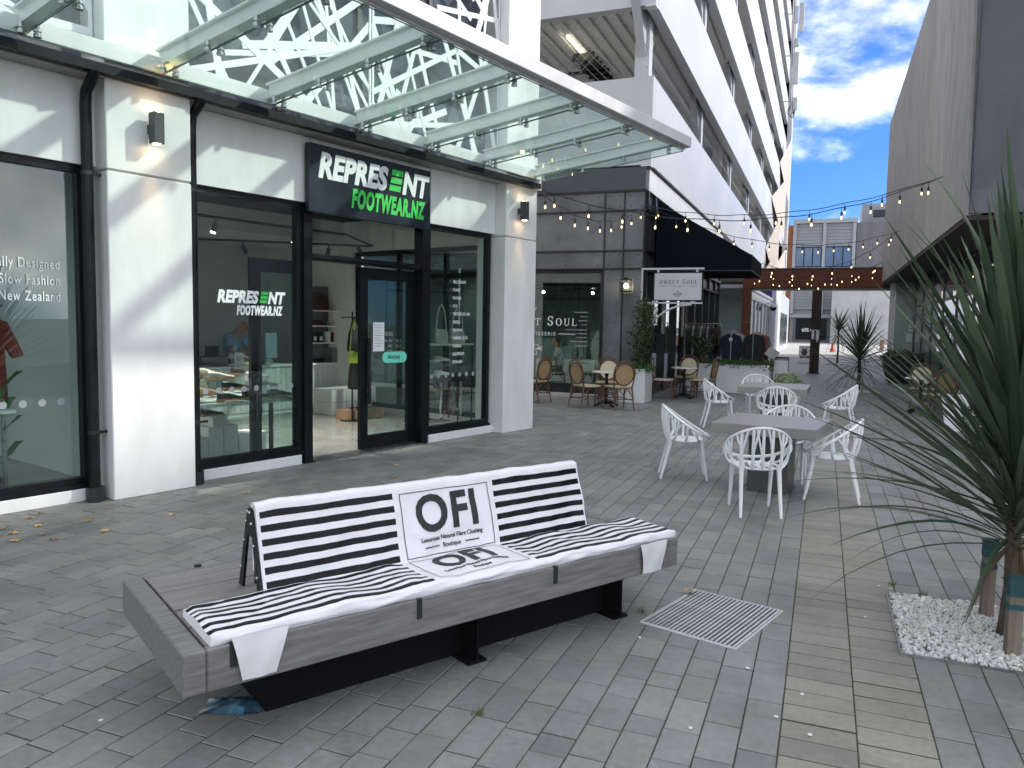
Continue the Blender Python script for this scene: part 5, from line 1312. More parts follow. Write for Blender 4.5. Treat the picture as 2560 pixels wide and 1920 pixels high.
# stakes and ties
def stake(x, y, h, lab, a):
    t_ = thing('timber_stake', lab, 'stake', (x, y, 0), R(a), 'timber tree stakes'); MB().box(-.034, .034, -.028, .028, -.02, h, c=.003).build('stake', M_stake, t_)
    b = MB(); b.box(-.037, .037, -.031, .031, h-.10, h+.004); b.box(-.036, .036, -.030, .030, h-.17, h-.14); b.build('tie', M_tie, t_)
    return t_
M_tie = pm('teal_tie', (.02, .075, .085), .8, .2, 20)
stake(.985, 4.62, .43, 'timber stake with teal tie in front of the near cabbage tree trunk', 8); stake(.97, 5.22, .47, 'timber stake behind the near cabbage tree trunk', 4)
b = MB(); vs = []
pts = catmull([(1.0, 4.66, .40), (1.02, 4.80, .36), (1.0, 4.93, .33)], 5); b.tube(pts, .03, 6, flat=.15); b.tube([(.955, 4.655, .36), (.95, 4.68, .28), (.955, 4.70, .20)], .022, 6, flat=.2)
o = b.build('tree_tie', M_tie); tag(o, 'teal fabric strap tying the near cabbage tree to its stake', 'strap')

# ------------------------------------------------------------------ string lights
M_wire = pm('black_cable', (.015, .015, .016), .6); M_bulb = emis('bulb_glow', (1, .74, .36), 2.2); M_bglass = glass('bulb_glass', (1, .92, .75), 1.0)
bb = MB(); bb.tube([(0, 0, 0), (0, 0, -.09)], .006, 5, 0); bb.cyl((0, 0), .020, -.16, -.09, 8, 0); bb.lathe([(.016, -.155), (.030, -.185), (.036, -.215), (.028, -.245), (.010, -.258)], 10, mi=1)
bb.lathe([(.008, -.18), (.014, -.2), (.014, -.225), (.006, -.235)], 6, mi=2)
bulb = bb.mesh([M_wire, M_bglass, M_bulb], True, 'bulb')
def strand(p0, p1, sag, n_, lab, off=.5, s_=.88):
    t_ = thing('string_light', lab, 'string lights', p0, 0, 'festoon strings over the lane'); p0, p1 = Vector(p0), Vector(p1)
    f = lambda t: (p1-p0)*t+Vector((0, 0, -4*sag*t*(1-t)+.012*math.sin(t*37)))
    MB().tube([f(i/36) for i in range(37)], .008, 5).build('cable', M_wire, t_)
    for i in range(n_):
        o = obj('bulb', bulb, t_, f((i+off)/n_)); o.scale = (s_, s_, s_)
SC = (-4.33, 11.64, 3.82); SSC = (-3.88, 17.45, 4.40); P1 = (1.84, 15.9, 4.46); P2 = (1.84, 25.1, 4.55); P3 = (1.84, 30.9, 4.15)
strand(SC, P1, .62, 13, 'string of bulbs from the shop corner straight to the concrete wall')
strand(SC, SSC, .42, 9, 'string of bulbs from the shop corner to the patisserie corner')
strand(SSC, P1, .42, 9, 'string of bulbs from the patisserie corner to the near concrete wall')
strand(SSC, P2, .62, 15, 'string of bulbs from the patisserie corner to the far concrete wall')
strand((-1.6, 21.1, 3.36), P2, .55, 7, 'string of bulbs from the awning end to the concrete wall')
strand((-3.6, 24.2, 4.6), P3, 1.0, 10, 'string of bulbs crossing the lane just before the rust beam, higher one')
strand((-3.6, 25.5, 4.2), P3, .95, 9, 'string of bulbs crossing the lane just before the rust beam, lower one')
strand((-2.9, 30.9, 3.78), (1.84, 30.6, 3.95), .22, 7, 'string of bulbs along the top of the rust beam', .5, .7)
strand((-2.9, 30.9, 3.55), (1.84, 30.6, 3.75), .22, 7, 'string of bulbs across the face of the rust beam', .5, .7)
b = MB(); b.box(-.05, .05, -.06, .04, 0, .16); b.box(-.02, .04, -.09, -.06, .02, .1); o = b.build('junction_box', M_white, None, False, (-4.31, 11.60, 3.80)); tag(o, 'white junction box at the shop corner where the light strings start', 'junction box')

# weeds in the joints
M_weed = leafmat('joint_weed', (.06, .10, .03), (.18, .19, .08), .6, .2, False)
for i, (x, y, lab) in enumerate(((.66, 5.47, 'dry grass tuft in the joint behind the pebble bed'), (.50, 5.62, 'small dark weed at the far corner of the pebble bed'), (-.93, 4.42, 'tiny weed in the joint beside the drain grate'), (-1.32, 2.95, 'small green weed under the front of the bench'))):
    rn = random.Random(60+i); b = MB()
    for _ in range(22):
        a = rn.uniform(0, 6.3); h = rn.uniform(.02, .06); b.add([(.003, 0, 0), (-.003, 0, 0), (.02*math.cos(a), .02*math.sin(a), h)], [(0, 1, 2)], 0, T(rn.gauss(0, .012), rn.gauss(0, .012), 0) @ Matrix.Rotation(a, 4, 'Z'))
    tag(b.build('weed', M_weed, None, False, (x, y, -.004)), lab, 'weed')
# ------------------------------------------------------------------ goods inside the shop
def WT(name, label, cat, s, y, z=0, da=0, group=None): return thing(name, label, cat, W(s, y, z), FR+R(da), group)
M_ctr = pm('counter_board', (.62, .66, .64), .5, .05, 2); M_gunit = pm('grey_unit', (.16, .16, .17), .6, .08, 2)
co = WT('shop_counter', 'white vertical boarded counter across the shop', 'counter', -1.6, 4.45, .012)
bdm = MB().box(0, .114, 0, .02, .06, .84, c=.003).mesh(M_ctr, name='board')
for i in range(26): obj('board', bdm, co, (-1.5+i*.118, 0, 0))
MB().box(-1.5, 1.57, .021, .6, 0, .84).build('carcass', M_ctr, co); MB().box(-1.52, 1.58, -.03, .62, .841, .875, c=.003).build('counter_top', M_white, co)
su = WT('shelf_unit', 'grey shelf unit with white shelves behind the counter', 'shelves', -.40, 4.46, .89)
MB().box(-.30, .38, .26, .30, 0, 1.45).build('back_panel', M_gunit, su); MB().box(.02, .40, .0, .26, 0, .28).build('base', M_gunit, su)
for z in (.36, .68, .97): MB().box(-.50, .38, .0, .26, z, z+.022).build('shelf', M_white, su)
def bag_mesh(w_, h, d, mat, strap=.0, sh=.8):
    b = MB(); n_ = 12; vs = []
    for j, (t, k) in enumerate(((0, .86), (.08, 1), (.5, 1), (.85, .93), (1, sh))):
        for i in range(n_):
            a = 2*math.pi*i/n_; c, s = math.cos(a), math.sin(a); q = 4
            rr = (abs(c)**q+abs(s)**q)**(-1/q); vs.append((w_/2*k*rr*c, d/2*(1-.55*t)*rr*s, h*t))
    b.add(vs, [(j*n_+i, j*n_+(i+1) % n_, (j+1)*n_+(i+1) % n_, (j+1)*n_+i) for j in range(4) for i in range(n_)]+[list(range(n_))[::-1], list(range(4*n_, 5*n_))])
    if strap: b.tube(catmull([(-w_*.42, 0, h*.9), (-w_*.30, 0, h+strap*.6), (0, 0, h+strap), (w_*.30, 0, h+strap*.6), (w_*.42, 0, h*.9)], 5), .011, 5)
    return b.mesh(mat, True, 'bag')
def leather(n, c): return pm(n, c, .45, .15, 8, .15, 60)
L_burg, L_cream, L_blk, L_grey, L_lime, L_tan = leather('burgundy_leather', (.075, .018, .022)), leather('cream_leather', (.55, .50, .46)), leather('black_leather', (.010, .010, .011)), leather('stone_leather', (.40, .38, .34)), leather('lime_leather', (.30, .42, .06)), leather('tan_leather', (.48, .25, .10))
def bag(s, y, z, w_, h, d, mat, label, strap=.0, da=0, grp='handbags in the shop'):
    t_ = WT('handbag', label, 'handbag', s, y, z, da, grp); obj('bag_body', bag_mesh(w_, h, d, mat, strap), t_); return t_
bag(-.58, 4.60, 1.275+.61, .42, .27, .2, L_burg, 'burgundy leather bag on the top shelf behind the counter', .05)
bag(-.22, 4.60, 1.595, .28, .16, .15, L_cream, 'small cream bag on the middle shelf behind the counter', .0)
bag(-.66, 4.60, 1.595, .34, .10, .15, L_burg, 'flat dark bag beside the cream bag on the middle shelf', .0)
bag(-1.43, 2.60, 1.18, .36, .36, .2, L_blk, 'black bag hanging at the top of the bag stand', .22)
bag(-1.53, 2.55, 1.00, .24, .20, .12, L_lime, 'lime green bag hanging on the bag stand', .5)
bag(-1.43, 2.58, .56, .36, .44, .2, L_blk, 'large black tote hanging low on the bag stand', .30)
bst = WT('bag_stand', 'thin black stand holding hanging bags by the sliding door', 'stand', -1.40, 2.75); b = MB(); b.tube([(0, 0, 0), (0, 0, 1.85)], .014, 8); b.tube([(-.25, 0, 1.75), (.25, 0, 1.75)], .010, 6); b.cyl((0, 0), .2, 0, .02, 16); b.build('stand', M_black, bst)
BX = [pm('box_white', (.66, .68, .70), .6, .04, 5), pm('box_black', (.03, .03, .03), .5), pm('box_wine', (.16, .02, .03), .5), pm('box_green', (.03, .08, .06), .5)]
for i, (s, m_, h) in enumerate(((-.98, 3, .22), (-.80, 1, .2), (-.66, 1, .2), (-.48, 0, .2), (-.32, 2, .19), (-.22, 2, .19))):
    t_ = WT('shoe_care_box', 'small %s product box on the lowest shelf behind the counter, %s from the left' % (['green', 'black', 'black', 'white', 'wine red', 'wine red'][i], ['first', 'second', 'third', 'fourth', 'fifth', 'sixth'][i]), 'box', s+.10, 4.60, 1.275, 0, 'product boxes on the lowest shelf'); MB().box(-.05, .05, -.04, .04, 0, h).build('carton', BX[m_], t_); MB().box(-.035, .035, -.042, -.0405, .03, h*.55).build('label', M_paper, t_)
for o_ in (('paper_stand', 'white framed notice standing on the counter', 'notice', -2.35, .18, .22), ('paper_stand', 'white notice on the counter near the shelves', 'notice', -1.02, .22, .32)):
    t_ = WT(o_[0], o_[1], o_[2], o_[3], 4.55, .89); MB().box(-o_[4]/2, o_[4]/2, 0, .012, 0, o_[5]).build('frame', M_paper, t_); MB().box(-o_[4]/2+.03, o_[4]/2-.03, -.003, -.0005, o_[5]*.35, o_[5]-.05).build('print', pm('notice_tint', (.50, .52, .62), .7), t_)
for i, (s, w_, h, m_) in enumerate(((-2.1, .3, .05, L_tan), (-1.75, .36, .10, L_blk), (-.8, .24, .10, L_tan), (-.55, .3, .07, L_blk))):
    t_ = WT('counter_item', ['folded yellow paper stack on the counter', 'black pouch lying on the counter', 'tan basket on the counter', 'black tray on the right end of the counter'][i], 'counter item', s, 4.7, .889); obj('body', bag_mesh(w_, h, .2, m_ if i else pm('yellow_paper', (.62, .58, .30), .7), 0, .9), t_)
t_ = WT('till', 'grey till box on the counter in front of the man', 'till', -2.75, 4.75, .889); MB().box(-.25, .25, -.12, .15, 0, .16, c=.01).build('housing', M_gunit, t_); MB().box(-.12, .12, -.05, .0, .161, .34, c=.008).build('screen', M_black, t_)
# terrazzo display table with shoes
dtb = WT('display_table', 'terrazzo display table with shoes behind the shop window', 'table', -5.0, .40)
M_terr = pm('terrazzo', (.45, .47, .45), .35, .5, 34, c2=(.20, .21, .20)); MB().box(-.72, .62, .0, 1.2, .735, .775, c=.003).build('table_top', M_terr, dtb)
for x in (-.6, .5): MB().box(x, x+.04, .34, .38, .012, .734).build('leg', M_black, dtb)
def shoe_mesh(c, sole, high=0.0, solecol=None):
    b = MB(); n_, m_ = 14, 9; vs = []
    for i in range(n_+1):
        t = i/n_; w_ = .038*(1-.25*math.sin(math.pi*(t-.35)) if t < .35 else 1+.12*math.sin(math.pi*(t-.35)/.65))*(1 if t < .82 else math.sqrt(max(.02, 1-((t-.82)/.19)**2)))*(1 if t > .08 else .75+3*t)
        h = .075+high-.02*t if t < .42 else .075-.0085+high*(1-(t-.42)/.2 if t < .62 else 0)-.040*((t-.42)/.58)**.8
        for j in range(m_):
            a = math.pi*j/(m_-1); vs.append((-.135+.27*t, -w_*math.cos(a), .014+(h-.014)*math.sin(a)**.75))
    fs, ms = [], []
    for i in range(n_):
        for j in range(m_-1):
            b.add([], []); fs.append((i*m_+j, i*m_+j+1, (i+1)*m_+j+1, (i+1)*m_+j)); ms.append(2 if (1 <= i <= 5 and 2 < j < m_-4+.5) else 0)
    fs.append([j for j in range(m_)]); ms.append(0); fs.append([n_*m_+j for j in range(m_)][::-1]); ms.append(0)
    b.v = [tuple(v) for v in vs]; b.f = [list(f) for f in fs]; b.m = ms
    out_ = [(v[0]*1.03, v[1]*1.08) for v in vs[0::m_]]+[(v[0]*1.03, v[1]*1.08) for v in vs[m_-1::m_]][::-1]
    b.prism(out_, 0, sole, 'z', 1); b.prism([(-.14, -.032), (-.075, -.034), (-.075, .034), (-.14, .032)], -.014 if sole < .02 else 0, 0, 'z', 1)
    return b.mesh([c, solecol or L_tan, L_blk], True, 'shoe')
S_cols = {'cream': leather('cream_shoe', (.60, .54, .47)), 'tan': leather('tan_shoe', (.55, .30, .15)), 'black': L_blk, 'white': leather('white_shoe', (.66, .68, .70)), 'pink': leather('pink_shoe', (.55, .42, .40)), 'charcoal': leather('charcoal_shoe', (.06, .06, .065))}
W_sole = pm('white_sole', (.72, .72, .70), .5, .04)
SM = {k: shoe_mesh(v, .018, .0, W_sole if k in ('white', 'pink') else None) for k, v in S_cols.items()}
SH = [(-5.45, .80, .93, 'cream', 95, 'cream slip on shoe at the left end of the display table'), (-4.98, 1.35, 1.02, 'cream', 10, 'cream shoe at the back of the display table'), (-4.93, 1.10, .98, 'cream', -15, 'cream strap shoe in the middle of the display table'), (-4.45, 1.38, 1.0, 'charcoal', 5, 'charcoal ankle shoe at the back of the display table'),
      (-4.42, 1.10, .96, 'white', -10, 'white lace up sneaker on a riser'), (-5.40, .60, .85, 'tan', -5, 'tan slip on shoe on a low riser'), (-4.92, .82, .88, 'black', -15, 'black strappy shoe on a low clear riser'), (-4.50, .82, .88, 'pink', -15, 'pale pink sneaker with white sole on the display table'),
      (-5.20, .48, .79, 'black', -20, 'black shoe with tan heel at the front left of the display table'), (-4.86, .52, .79, 'black', -12, 'black shoe at the front middle of the display table'), (-4.53, .52, .79, 'black', -12, 'black lace up shoe at the front right of the display table'), (-5.35, 1.15, .99, 'white', 20, 'white shoe at the back left of the display table')]
M_acr = glass('clear_acrylic', (.92, .95, .95), .6)
for s, y, z, k, a, lab in SH:
    t_ = WT('shoe', lab, 'shoe', s, y, z, a, 'shoes on the display table'); q_ = obj('shoe_body', SM[k], t_); q_.scale = (1.12, 1.12, 1.25)
    if z > .8: 
        r_ = WT('shoe_riser', 'clear riser under the '+lab.replace(' on a riser', '').replace(' on a low riser', '').replace(' on a low clear riser', ''), 'riser', s, y, .7755, a, 'clear risers on the display table'); MB().box(-.13, .13, -.055, .055, 0, z-.7755-.015).build('block', M_acr, r_)
bxm = MB().box(-.098, .098, 0, .32, 0, .085, c=.002).mesh(BX[0], name='carton'); ldm = MB().box(-.101, .101, -.003, .323, .086, .122, c=.002).mesh(BX[0], name='lid')
def shoebox(s, y, z, lab):
    t_ = WT('shoe_box', lab, 'shoe box', s, y, z, 0, 'white shoe boxes under the display table'); obj('carton', bxm, t_); obj('lid', ldm, t_)
for j in range(2):
    for i in range(6): shoebox(-5.30+i*.206, 1.28, .013+j*.124, 'white shoe box in the %s row below the display table, %s from the left' % (['bottom', 'second'][j], ['first', 'second', 'third', 'fourth', 'fifth', 'sixth'][i]))
for i, lab in ((2, 'left of the two shoe boxes stacked on the bottom rows'), (3, 'right of the two shoe boxes stacked on the bottom rows')): shoebox(-5.30+i*.206, 1.28, .013+2*.124, 'white shoe box, '+lab)
shoebox(-4.83, 1.28, .013+3*.124, 'topmost white shoe box of the stack below the display table')
t_ = WT('shoe', 'black shoe lying on top of the shoe box stack', 'shoe', -4.83, 1.44, .013+4*.124, -10); obj('shoe_body', SM['black'], t_)
t_ = WT('shoe', 'charcoal shoe on the left of the shoe boxes', 'shoe', -5.28, 1.44, .275, -10); obj('shoe_body', SM['charcoal'], t_)
# low boxes on the floor
t_ = WT('timber_crate', 'long low timber box on the shop floor', 'crate', -1.15, 2.75, .012, -12); MB().box(-.36, .42, 0, .30, 0, .17, c=.004).build('box', M_wood, t_)
t_ = WT('white_plinth_box', 'white low storage unit behind the timber box', 'storage unit', -.62, 3.55, .012); b = MB()
for i in range(3): MB().box(-.55+i*.36, -.20+i*.36, 0, .5, 0, .22, c=.003).build('drawer', M_ctr, t_); MB().box(-.55+i*.36, -.20+i*.36, 0, .5, .226, .45, c=.003).build('drawer', M_ctr, t_)
for i in range(3): t_ = WT('sunglasses', ['left', 'middle', 'right'][i]+' pair of sunglasses on the timber box', 'sunglasses', -1.30+i*.13, 2.86, .184, 0, 'sunglasses on the timber box'); b = MB(); b.ball((-.03, 0, .02), .024, 1, 0, 1, .3, .8); b.ball((.03, 0, .02), .024, 1, 0, 1, .3, .8); b.box(-.06, .06, -.003, .003, .03, .034); b.build('glasses', M_black, t_)
# right window display
wd = WT('window_shelf', 'black framed shelf with a pale timber top in the right shop window', 'shelf', -1.45, .52, .012)
MB().box(-.70, .35, -.15, .15, 1.345, 1.37).build('shelf_top', pm('pale_timber', (.52, .44, .33), .5, .1, 5), wd); b = MB()
for x in (-.69, .33): b.box(x, x+.02, -.145, -.13, 0, 1.344); b.box(x, x+.02, .13, .145, 0, 1.344)
b.box(-.67, .33, .13, .145, .9, .92); b.build('frame', M_black, wd)
bag(-1.67, .52, 1.383, .27, .21, .10, L_grey, 'stone coloured box bag with a long strap on the window shelf', .36); bag(-1.30, .52, 1.383, .30, .21, .10, L_grey, 'stone coloured curved bag on the window shelf', .32)
bag(-2.08, .54, 1.383, .24, .2, .10, L_blk, 'black bag with a patterned strap at the left end of the window shelf', .36); 
b_i = 0
for i, z in enumerate((1.10, .89, .67, .45, .22)):
    t_ = WT('perspex_shelf', 'clear shelf carrying sneakers, row %s from the top in the right window' % ['one', 'two', 'three', 'four', 'five'][i], 'shelf', -1.86, .56, z); MB().box(-.20, .42, -.07, .12, 0, .008).build('sheet', M_acr, t_)
    for j, s in enumerate((-1.95, -1.60)):
        if i > 2 and j == 1: continue
        k = ['black', 'pink', 'charcoal', 'white', 'tan', 'charcoal', 'black', 'black', 'black', 'black'][i*2+j]
        q = WT('shoe', '%s shoe on clear shelf %s of the right shop window, %s side' % (k, ['one', 'two', 'three', 'four', 'five'][i], ['left', 'right'][j]), 'shoe', s, .56, z+.024, -8, 'sneakers on the clear window shelves'); obj('shoe_body', SMW[k] if False else SM[k], q)
M_beltc = [pm('belt_stripe', (.60, .58, .55), .6, .5, 30, c2=(.05, .05, .05)), pm('belt_navy', (.012, .016, .03), .6), pm('belt_red', (.15, .03, .04), .6), pm('belt_zebra', (.35, .30, .27), .6, .6, 20, c2=(.05, .04, .04)), pm('belt_black', (.015, .015, .015), .5)]
for i, (s, m_, ln_) in enumerate(((-1.72, 0, .52), (-1.64, 1, .42), (-1.55, 2, .50), (-1.45, 3, .44), (-1.36, 4, .40), (-1.27, 0, .50))):
    t_ = WT('hanging_strap', ['cream striped bag strap at the left', 'navy bag strap', 'dark red bag strap', 'zebra patterned bag strap', 'black bag strap', 'cream striped bag strap at the right'][i]+' hanging in the right shop window', 'strap', s+.04, .50, .80, 0, 'bag straps in the window'); b = MB(); pts = catmull([(0, 0, 0), (.02, .01, -ln_*.35), (-.015, 0, -ln_*.7), (.005, 0, -ln_)], 5); b.tube(pts, .018, 5, flat=.2); b.build('webbing', M_beltc[m_], t_); MB().box(-.018, .02, -.006, .006, -ln_-.04, -ln_).build('buckle', M_steel, t_)
# track lights
M_spotl = emis('spot_lens', (1, .96, .88), 16)
def track(p, q, lab):
    t_ = WT('light_track', lab, 'light track', 0, 0, 0); MB().tube([p, q], .018, 4).build('rail', M_black, t_); b = MB()
    for k in (.2, .8): c = [p[i]+(q[i]-p[i])*k for i in range(3)]; b.tube([c, (c[0], c[1], 3.55)], .003, 4)
    b.build('cable', M_black, t_); return t_
track((-2.4, 1.8, 2.98), (-.75, 2.95, 3.0), 'black ceiling light track running across the shop'); track((-5.6, 6.2, 2.95), (-.75, 3.0, 3.0), 'black ceiling light track running diagonally into the shop')
track((-5.6, 1.8, 2.97), (-2.4, 1.8, 2.97), 'upper black light track near the shop window')
for i, (s, y, z, on, ax, lab) in enumerate(((-4.52, 1.8, 2.90, 1, .35, 'lit silver spotlight on the left of the shop ceiling'), (-3.35, 1.8, 2.90, 1, -.2, 'lit spotlight in the middle of the shop ceiling'), (-3.9, 5.1, 2.88, 0, .3, 'black spotlight furthest left on the diagonal track'), (-2.5, 4.2, 2.90, 0, -.6, 'black spotlight second on the diagonal track'), (-1.35, 3.4, 2.92, 0, .3, 'black spotlight above the counter shelves'), (-1.0, 3.05, 2.95, 0, -.7, 'black spotlight at the end of the diagonal track'))):
    t_ = WT('spotlight', lab, 'spotlight', s, y, z, 0, 'track spotlights'); M = Matrix.Rotation(ax, 4, 'Y'); b = MB(); b.cyl((0, 0), .035, -.13, 0, 12, M=M); b.tube([(0, 0, 0), (0, 0, .06)], .012, 6); b.build('lamp_head', M_steel if on else M_black, t_, True)
    if on:
        MB().cyl((0, 0), .030, -.134, -.131, 12, M=M).build('lens', M_spotl, t_)
        ld = bpy.data.lights.new('lamp_light', 'SPOT'); ld.energy = 170; ld.color = (1, .95, .86); ld.spot_size = R(80); ld.spot_blend = .5; ld.shadow_soft_size = .04
        lo = bpy.data.objects.new('lamp_light', ld); link(lo, t_); lo.location = M @ Vector((0, 0, -.15)); lo.rotation_euler = (0, ax, 0)
# plain notices on the glass
t_ = WT('door_notice', 'white paper notice hanging behind the window next to the left door leaf', 'notice', -4.70, .44, 1.25); MB().box(-.075, .075, 0, .003, 0, .29).build('sheet', M_paper, t_)
# left window: red top on a rail, plant
rl = WT('clothes_rail', 'steel clothes stand in the left shop window', 'clothes stand', -7.62, .95); b = MB(); b.tube([(0, 0, 0), (0, 0, 1.86)], .02, 8); b.tube([(-.45, 0, 1.78), (.35, 0, 1.78)], .012, 8); b.cyl((0, 0), .22, 0, .02, 20); b.build('stand', M_steel, rl, True)
def garment(w_, h, d, mat, sl=.42, name='garment'):
    b = MB(); out_ = [(-.06, 0), (-w_*.5, -.07), (-w_*.74, -sl), (-w_*.58, -sl-.03), (-w_*.44, -.26), (-w_*.47, -h), (w_*.47, -h), (w_*.44, -.26), (w_*.58, -sl-.03), (w_*.74, -sl), (w_*.5, -.07), (.06, 0), (0, -.04)]
    n_ = len(out_); vs = [(x, d/2*(.4+.6*min(1, -z/.3)), z) for x, z in out_]+[(x, -d/2*(.4+.6*min(1, -z/.3)), z) for x, z in out_]
    b.add(vs, [list(range(n_)), list(range(n_, 2*n_))[::-1]]+[(i, i+n_, (i+1) % n_+n_, (i+1) % n_) for i in range(n_)])
    bm = bmesh.new(); me = b.mesh(mat, True, name); bm.from_mesh(me); bmesh.ops.triangulate(bm, faces=bm.faces[:]); bmesh.ops.subdivide_edges(bm, edges=bm.edges[:], cuts=2, use_grid_fill=True)
    for v in bm.verts: v.co.y += .018*nzv(v.co.x*9, v.co.z*2.5, w_*7)+.010*math.sin(v.co.x*30)*min(1, -v.co.z)
    bm.to_mesh(me); bm.free(); return me
def hang(name, label, loc, rz, mat, w_, h, sl, d=.07, grp=None):
    t_ = thing(name, label, 'clothing', loc, rz, grp); obj('fabric', garment(w_, h, d, mat, sl), t_)
    b = MB(); b.tube(catmull([(-w_*.4, 0, -.06), (0, 0, .02), (w_*.4, 0, -.06)], 4), .008, 5); b.tube([(0, 0, .02), (0, 0, .07), (.02, 0, .09), (.03, 0, .07)], .003, 5); b.build('hanger', M_wood if w_ > .4 else M_paper, t_); return t_
cloth = lambda n, c: pm(n, c, .85, .2, 6, .2, 120)
hang('red_top', 'rust red short sleeved top hanging in the left shop window', W(-7.50, .95, 1.70), FR, cloth('red_fabric', (.25, .035, .02)), .52, .85, .38)
pl = WT('leafy_houseplant', 'broad leaved green plant in a dark pot in the left shop window', 'houseplant', -7.60, .72, .012); MB().lathe([(.13, 0), (.18, .1), (.19, .22), (.16, .23)], 20).build('pot', M_bowl, pl, True); b = MB(); b2 = MB(); rn = random.Random(4)
for k in range(14):
    a = k*2.4; h = .35+.05*k; e = (.32*math.cos(a), .22*math.sin(a), h+.15); b.tube(catmull([(0, 0, .2), (.02, 0, h*.6), (e[0]*.6, e[1]*.6, h)], 4), .007, 5)
    c0 = Vector((e[0]*.6, e[1]*.6, h)); d0 = (Vector(e)-c0).normalized(); sd_ = d0.cross(Vector((0, 0, 1))).normalized()
    L_ = .30; b2.add([c0, c0+d0*L_*.35+sd_*.075, c0+d0*L_*.75+sd_*.06, c0+d0*L_-Vector((0, 0, .05)), c0+d0*L_*.75-sd_*.06, c0+d0*L_*.35-sd_*.075, c0+d0*L_*.5-Vector((0, 0, .015))], [(0, 1, 6), (1, 2, 6), (2, 3, 6), (3, 4, 6), (4, 5, 6), (5, 0, 6)])
b.build('stem', M_lg, pl); b2.build('leaves', leafmat('houseplant_leaf', (.03, .11, .02), (.10, .22, .05), .35, .3, False), pl, True)
t_ = WT('side_shelf', 'pale shelf beside the plant in the left shop window', 'shelf', -7.65, .55, .83); MB().box(-.5, .28, -.1, .15, 0, .03).build('board', M_white, t_); b = MB()
for x in (-.45, .22): b.box(x, x+.03, .05, .08, -.818, 0)
b.build('leg', M_steel, t_)

# ------------------------------------------------------------------ clothes racks by the long planter
def rack(name, label, p, q, z):
    t_ = thing(name, label, 'clothes rack', p, 0); q = Vector(q)-Vector(p); b = MB(); b.tube([(0, 0, z), (q.x, q.y, z)], .014, 8)
    for e in (Vector((0, 0, 0)), q): b.tube([(e.x, e.y, 0), (e.x, e.y, z)], .014, 8)
    b.build('rail', M_steel, t_, True)
rack('clothes_rack', 'clothes rack hung with mixed garments outside the patisserie', (-3.75, 22.6, 0), (-2.72, 22.5, 0), 1.78)
GC = [(.20, .19, .15), (.05, .055, .05), (.42, .41, .38), (.03, .035, .05), (.045, .07, .10), (.35, .34, .34), (.04, .05, .09), (.38, .30, .20), (.015, .03, .16), (.04, .03, .03), (.07, .03, .025), (.05, .03, .03)]
GN = ['olive', 'charcoal', 'pale grey', 'dark navy', 'slate blue', 'light grey', 'dark blue', 'camel', 'royal blue', 'black', 'maroon', 'dark brown']
for i, c in enumerate(GC): hang('jacket', GN[i]+' garment on the rack behind the leafy shrub', (-3.68+i*.083, 22.6-.008*i, 1.72), R(90+rng.uniform(-6, 6)), cloth('rack_fabric_%d' % i, c), .46, .82+.15*(i in (7, 8)), .55, .06, 'garments on the long rack')
rack('clothes_rack', 'short clothes rack end on, with a navy jacket in front', (-2.36, 21.75, 0), (-2.36, 23.0, 0), 1.58); rack('clothes_rack', 'short clothes rack end on, with a black jacket in front', (-1.78, 21.7, 0), (-1.72, 23.0, 0), 1.56)
for k, (x, names) in enumerate(((-2.36, [('navy', (.012, .018, .045)), ('white', (.50, .51, .55)), ('pale blue', (.30, .34, .42))]), (-1.76, [('black', (.014, .016, .020)), ('rust', (.30, .09, .05)), ('checked grey', (.16, .17, .19))]))):
    for j, (nm, c) in enumerate(names):
        o = hang('jacket', nm+' jacket hanging '+['at the front', 'second', 'third'][j]+' on the '+['left', 'right'][k]+' short rack', (x+.055*j, 21.80+j*.28, 1.52), R(4*j), cloth('jacket_%d%d' % (k, j), c), .50, .80, .62, .10, 'jackets on the short racks')
MB().box(-.05, .04, -.075, -.07, -.20, -.11).build('tag', M_paper, [o_ for o_ in bpy.data.objects if o_.name.startswith('jacket') and o_.get('label', '').startswith('navy jacket')][0])

# ------------------------------------------------------------------ boards and stands down the lane
bs = thing('book_stand', 'tilted menu board on a black stand at the end of the long planter', 'menu stand', (-1.28, 21.65, 0)); M = T(0, 0, 1.02) @ Matrix.Rotation(R(-25), 4, 'X') @ Matrix.Rotation(R(33), 4, 'Y'); b = MB(); b.box(-.15, .15, -.02, .03, -.13, .13, M=M); b.build('board', M_soff, bs); b = MB(); b.tube([(0, 0, 0), (0, 0, .98)], .025, 8); b.cyl((0, 0), .16, 0, .02, 16); b.build('stand', M_black, bs)
def aboard(x, y, w_, h, rz, label, name='sandwich_board'):
    t_ = thing(name, label, 'sandwich board', (x, y, 0), rz)
    for s in (-1, 1):
        b = MB(); M = T(0, s*.16, 0) @ Matrix.Rotation(s*R(11), 4, 'X'); b.box(-w_/2, w_/2, -.012, .012, .02, h, M=M); b.build('panel', M_paper if s < 0 else M_soff, t_)
    return t_, T(0, -.16, 0) @ Matrix.Rotation(-R(11), 4, 'X') @ T(0, -.0135, 0)
t_, M = aboard(-1.05, 21.9, .36, .90, 0, 'white open sign board at the end of the long planter')
me = mesh_join([(text_mesh('OPEN', .13, M_print_k, .03, 0, .8, .001, 1, 'CENTER'), M @ T(0, 0, .38) @ STAND, 0)], [M_print_k]); obj('lettering', me, t_)
b = MB(); b.box(-.19, .19, -.014, .014, .89, .93, M=M); b.box(-.20, -.18, -.014, .014, 0, .93, M=M); b.box(.18, .20, -.014, .014, 0, .93, M=M); b.build('frame', M_black, t_)
t_, M = aboard(-.85, 40.4, .56, .86, 0, 'white sandwich board with a dog head picture beside the timber post')
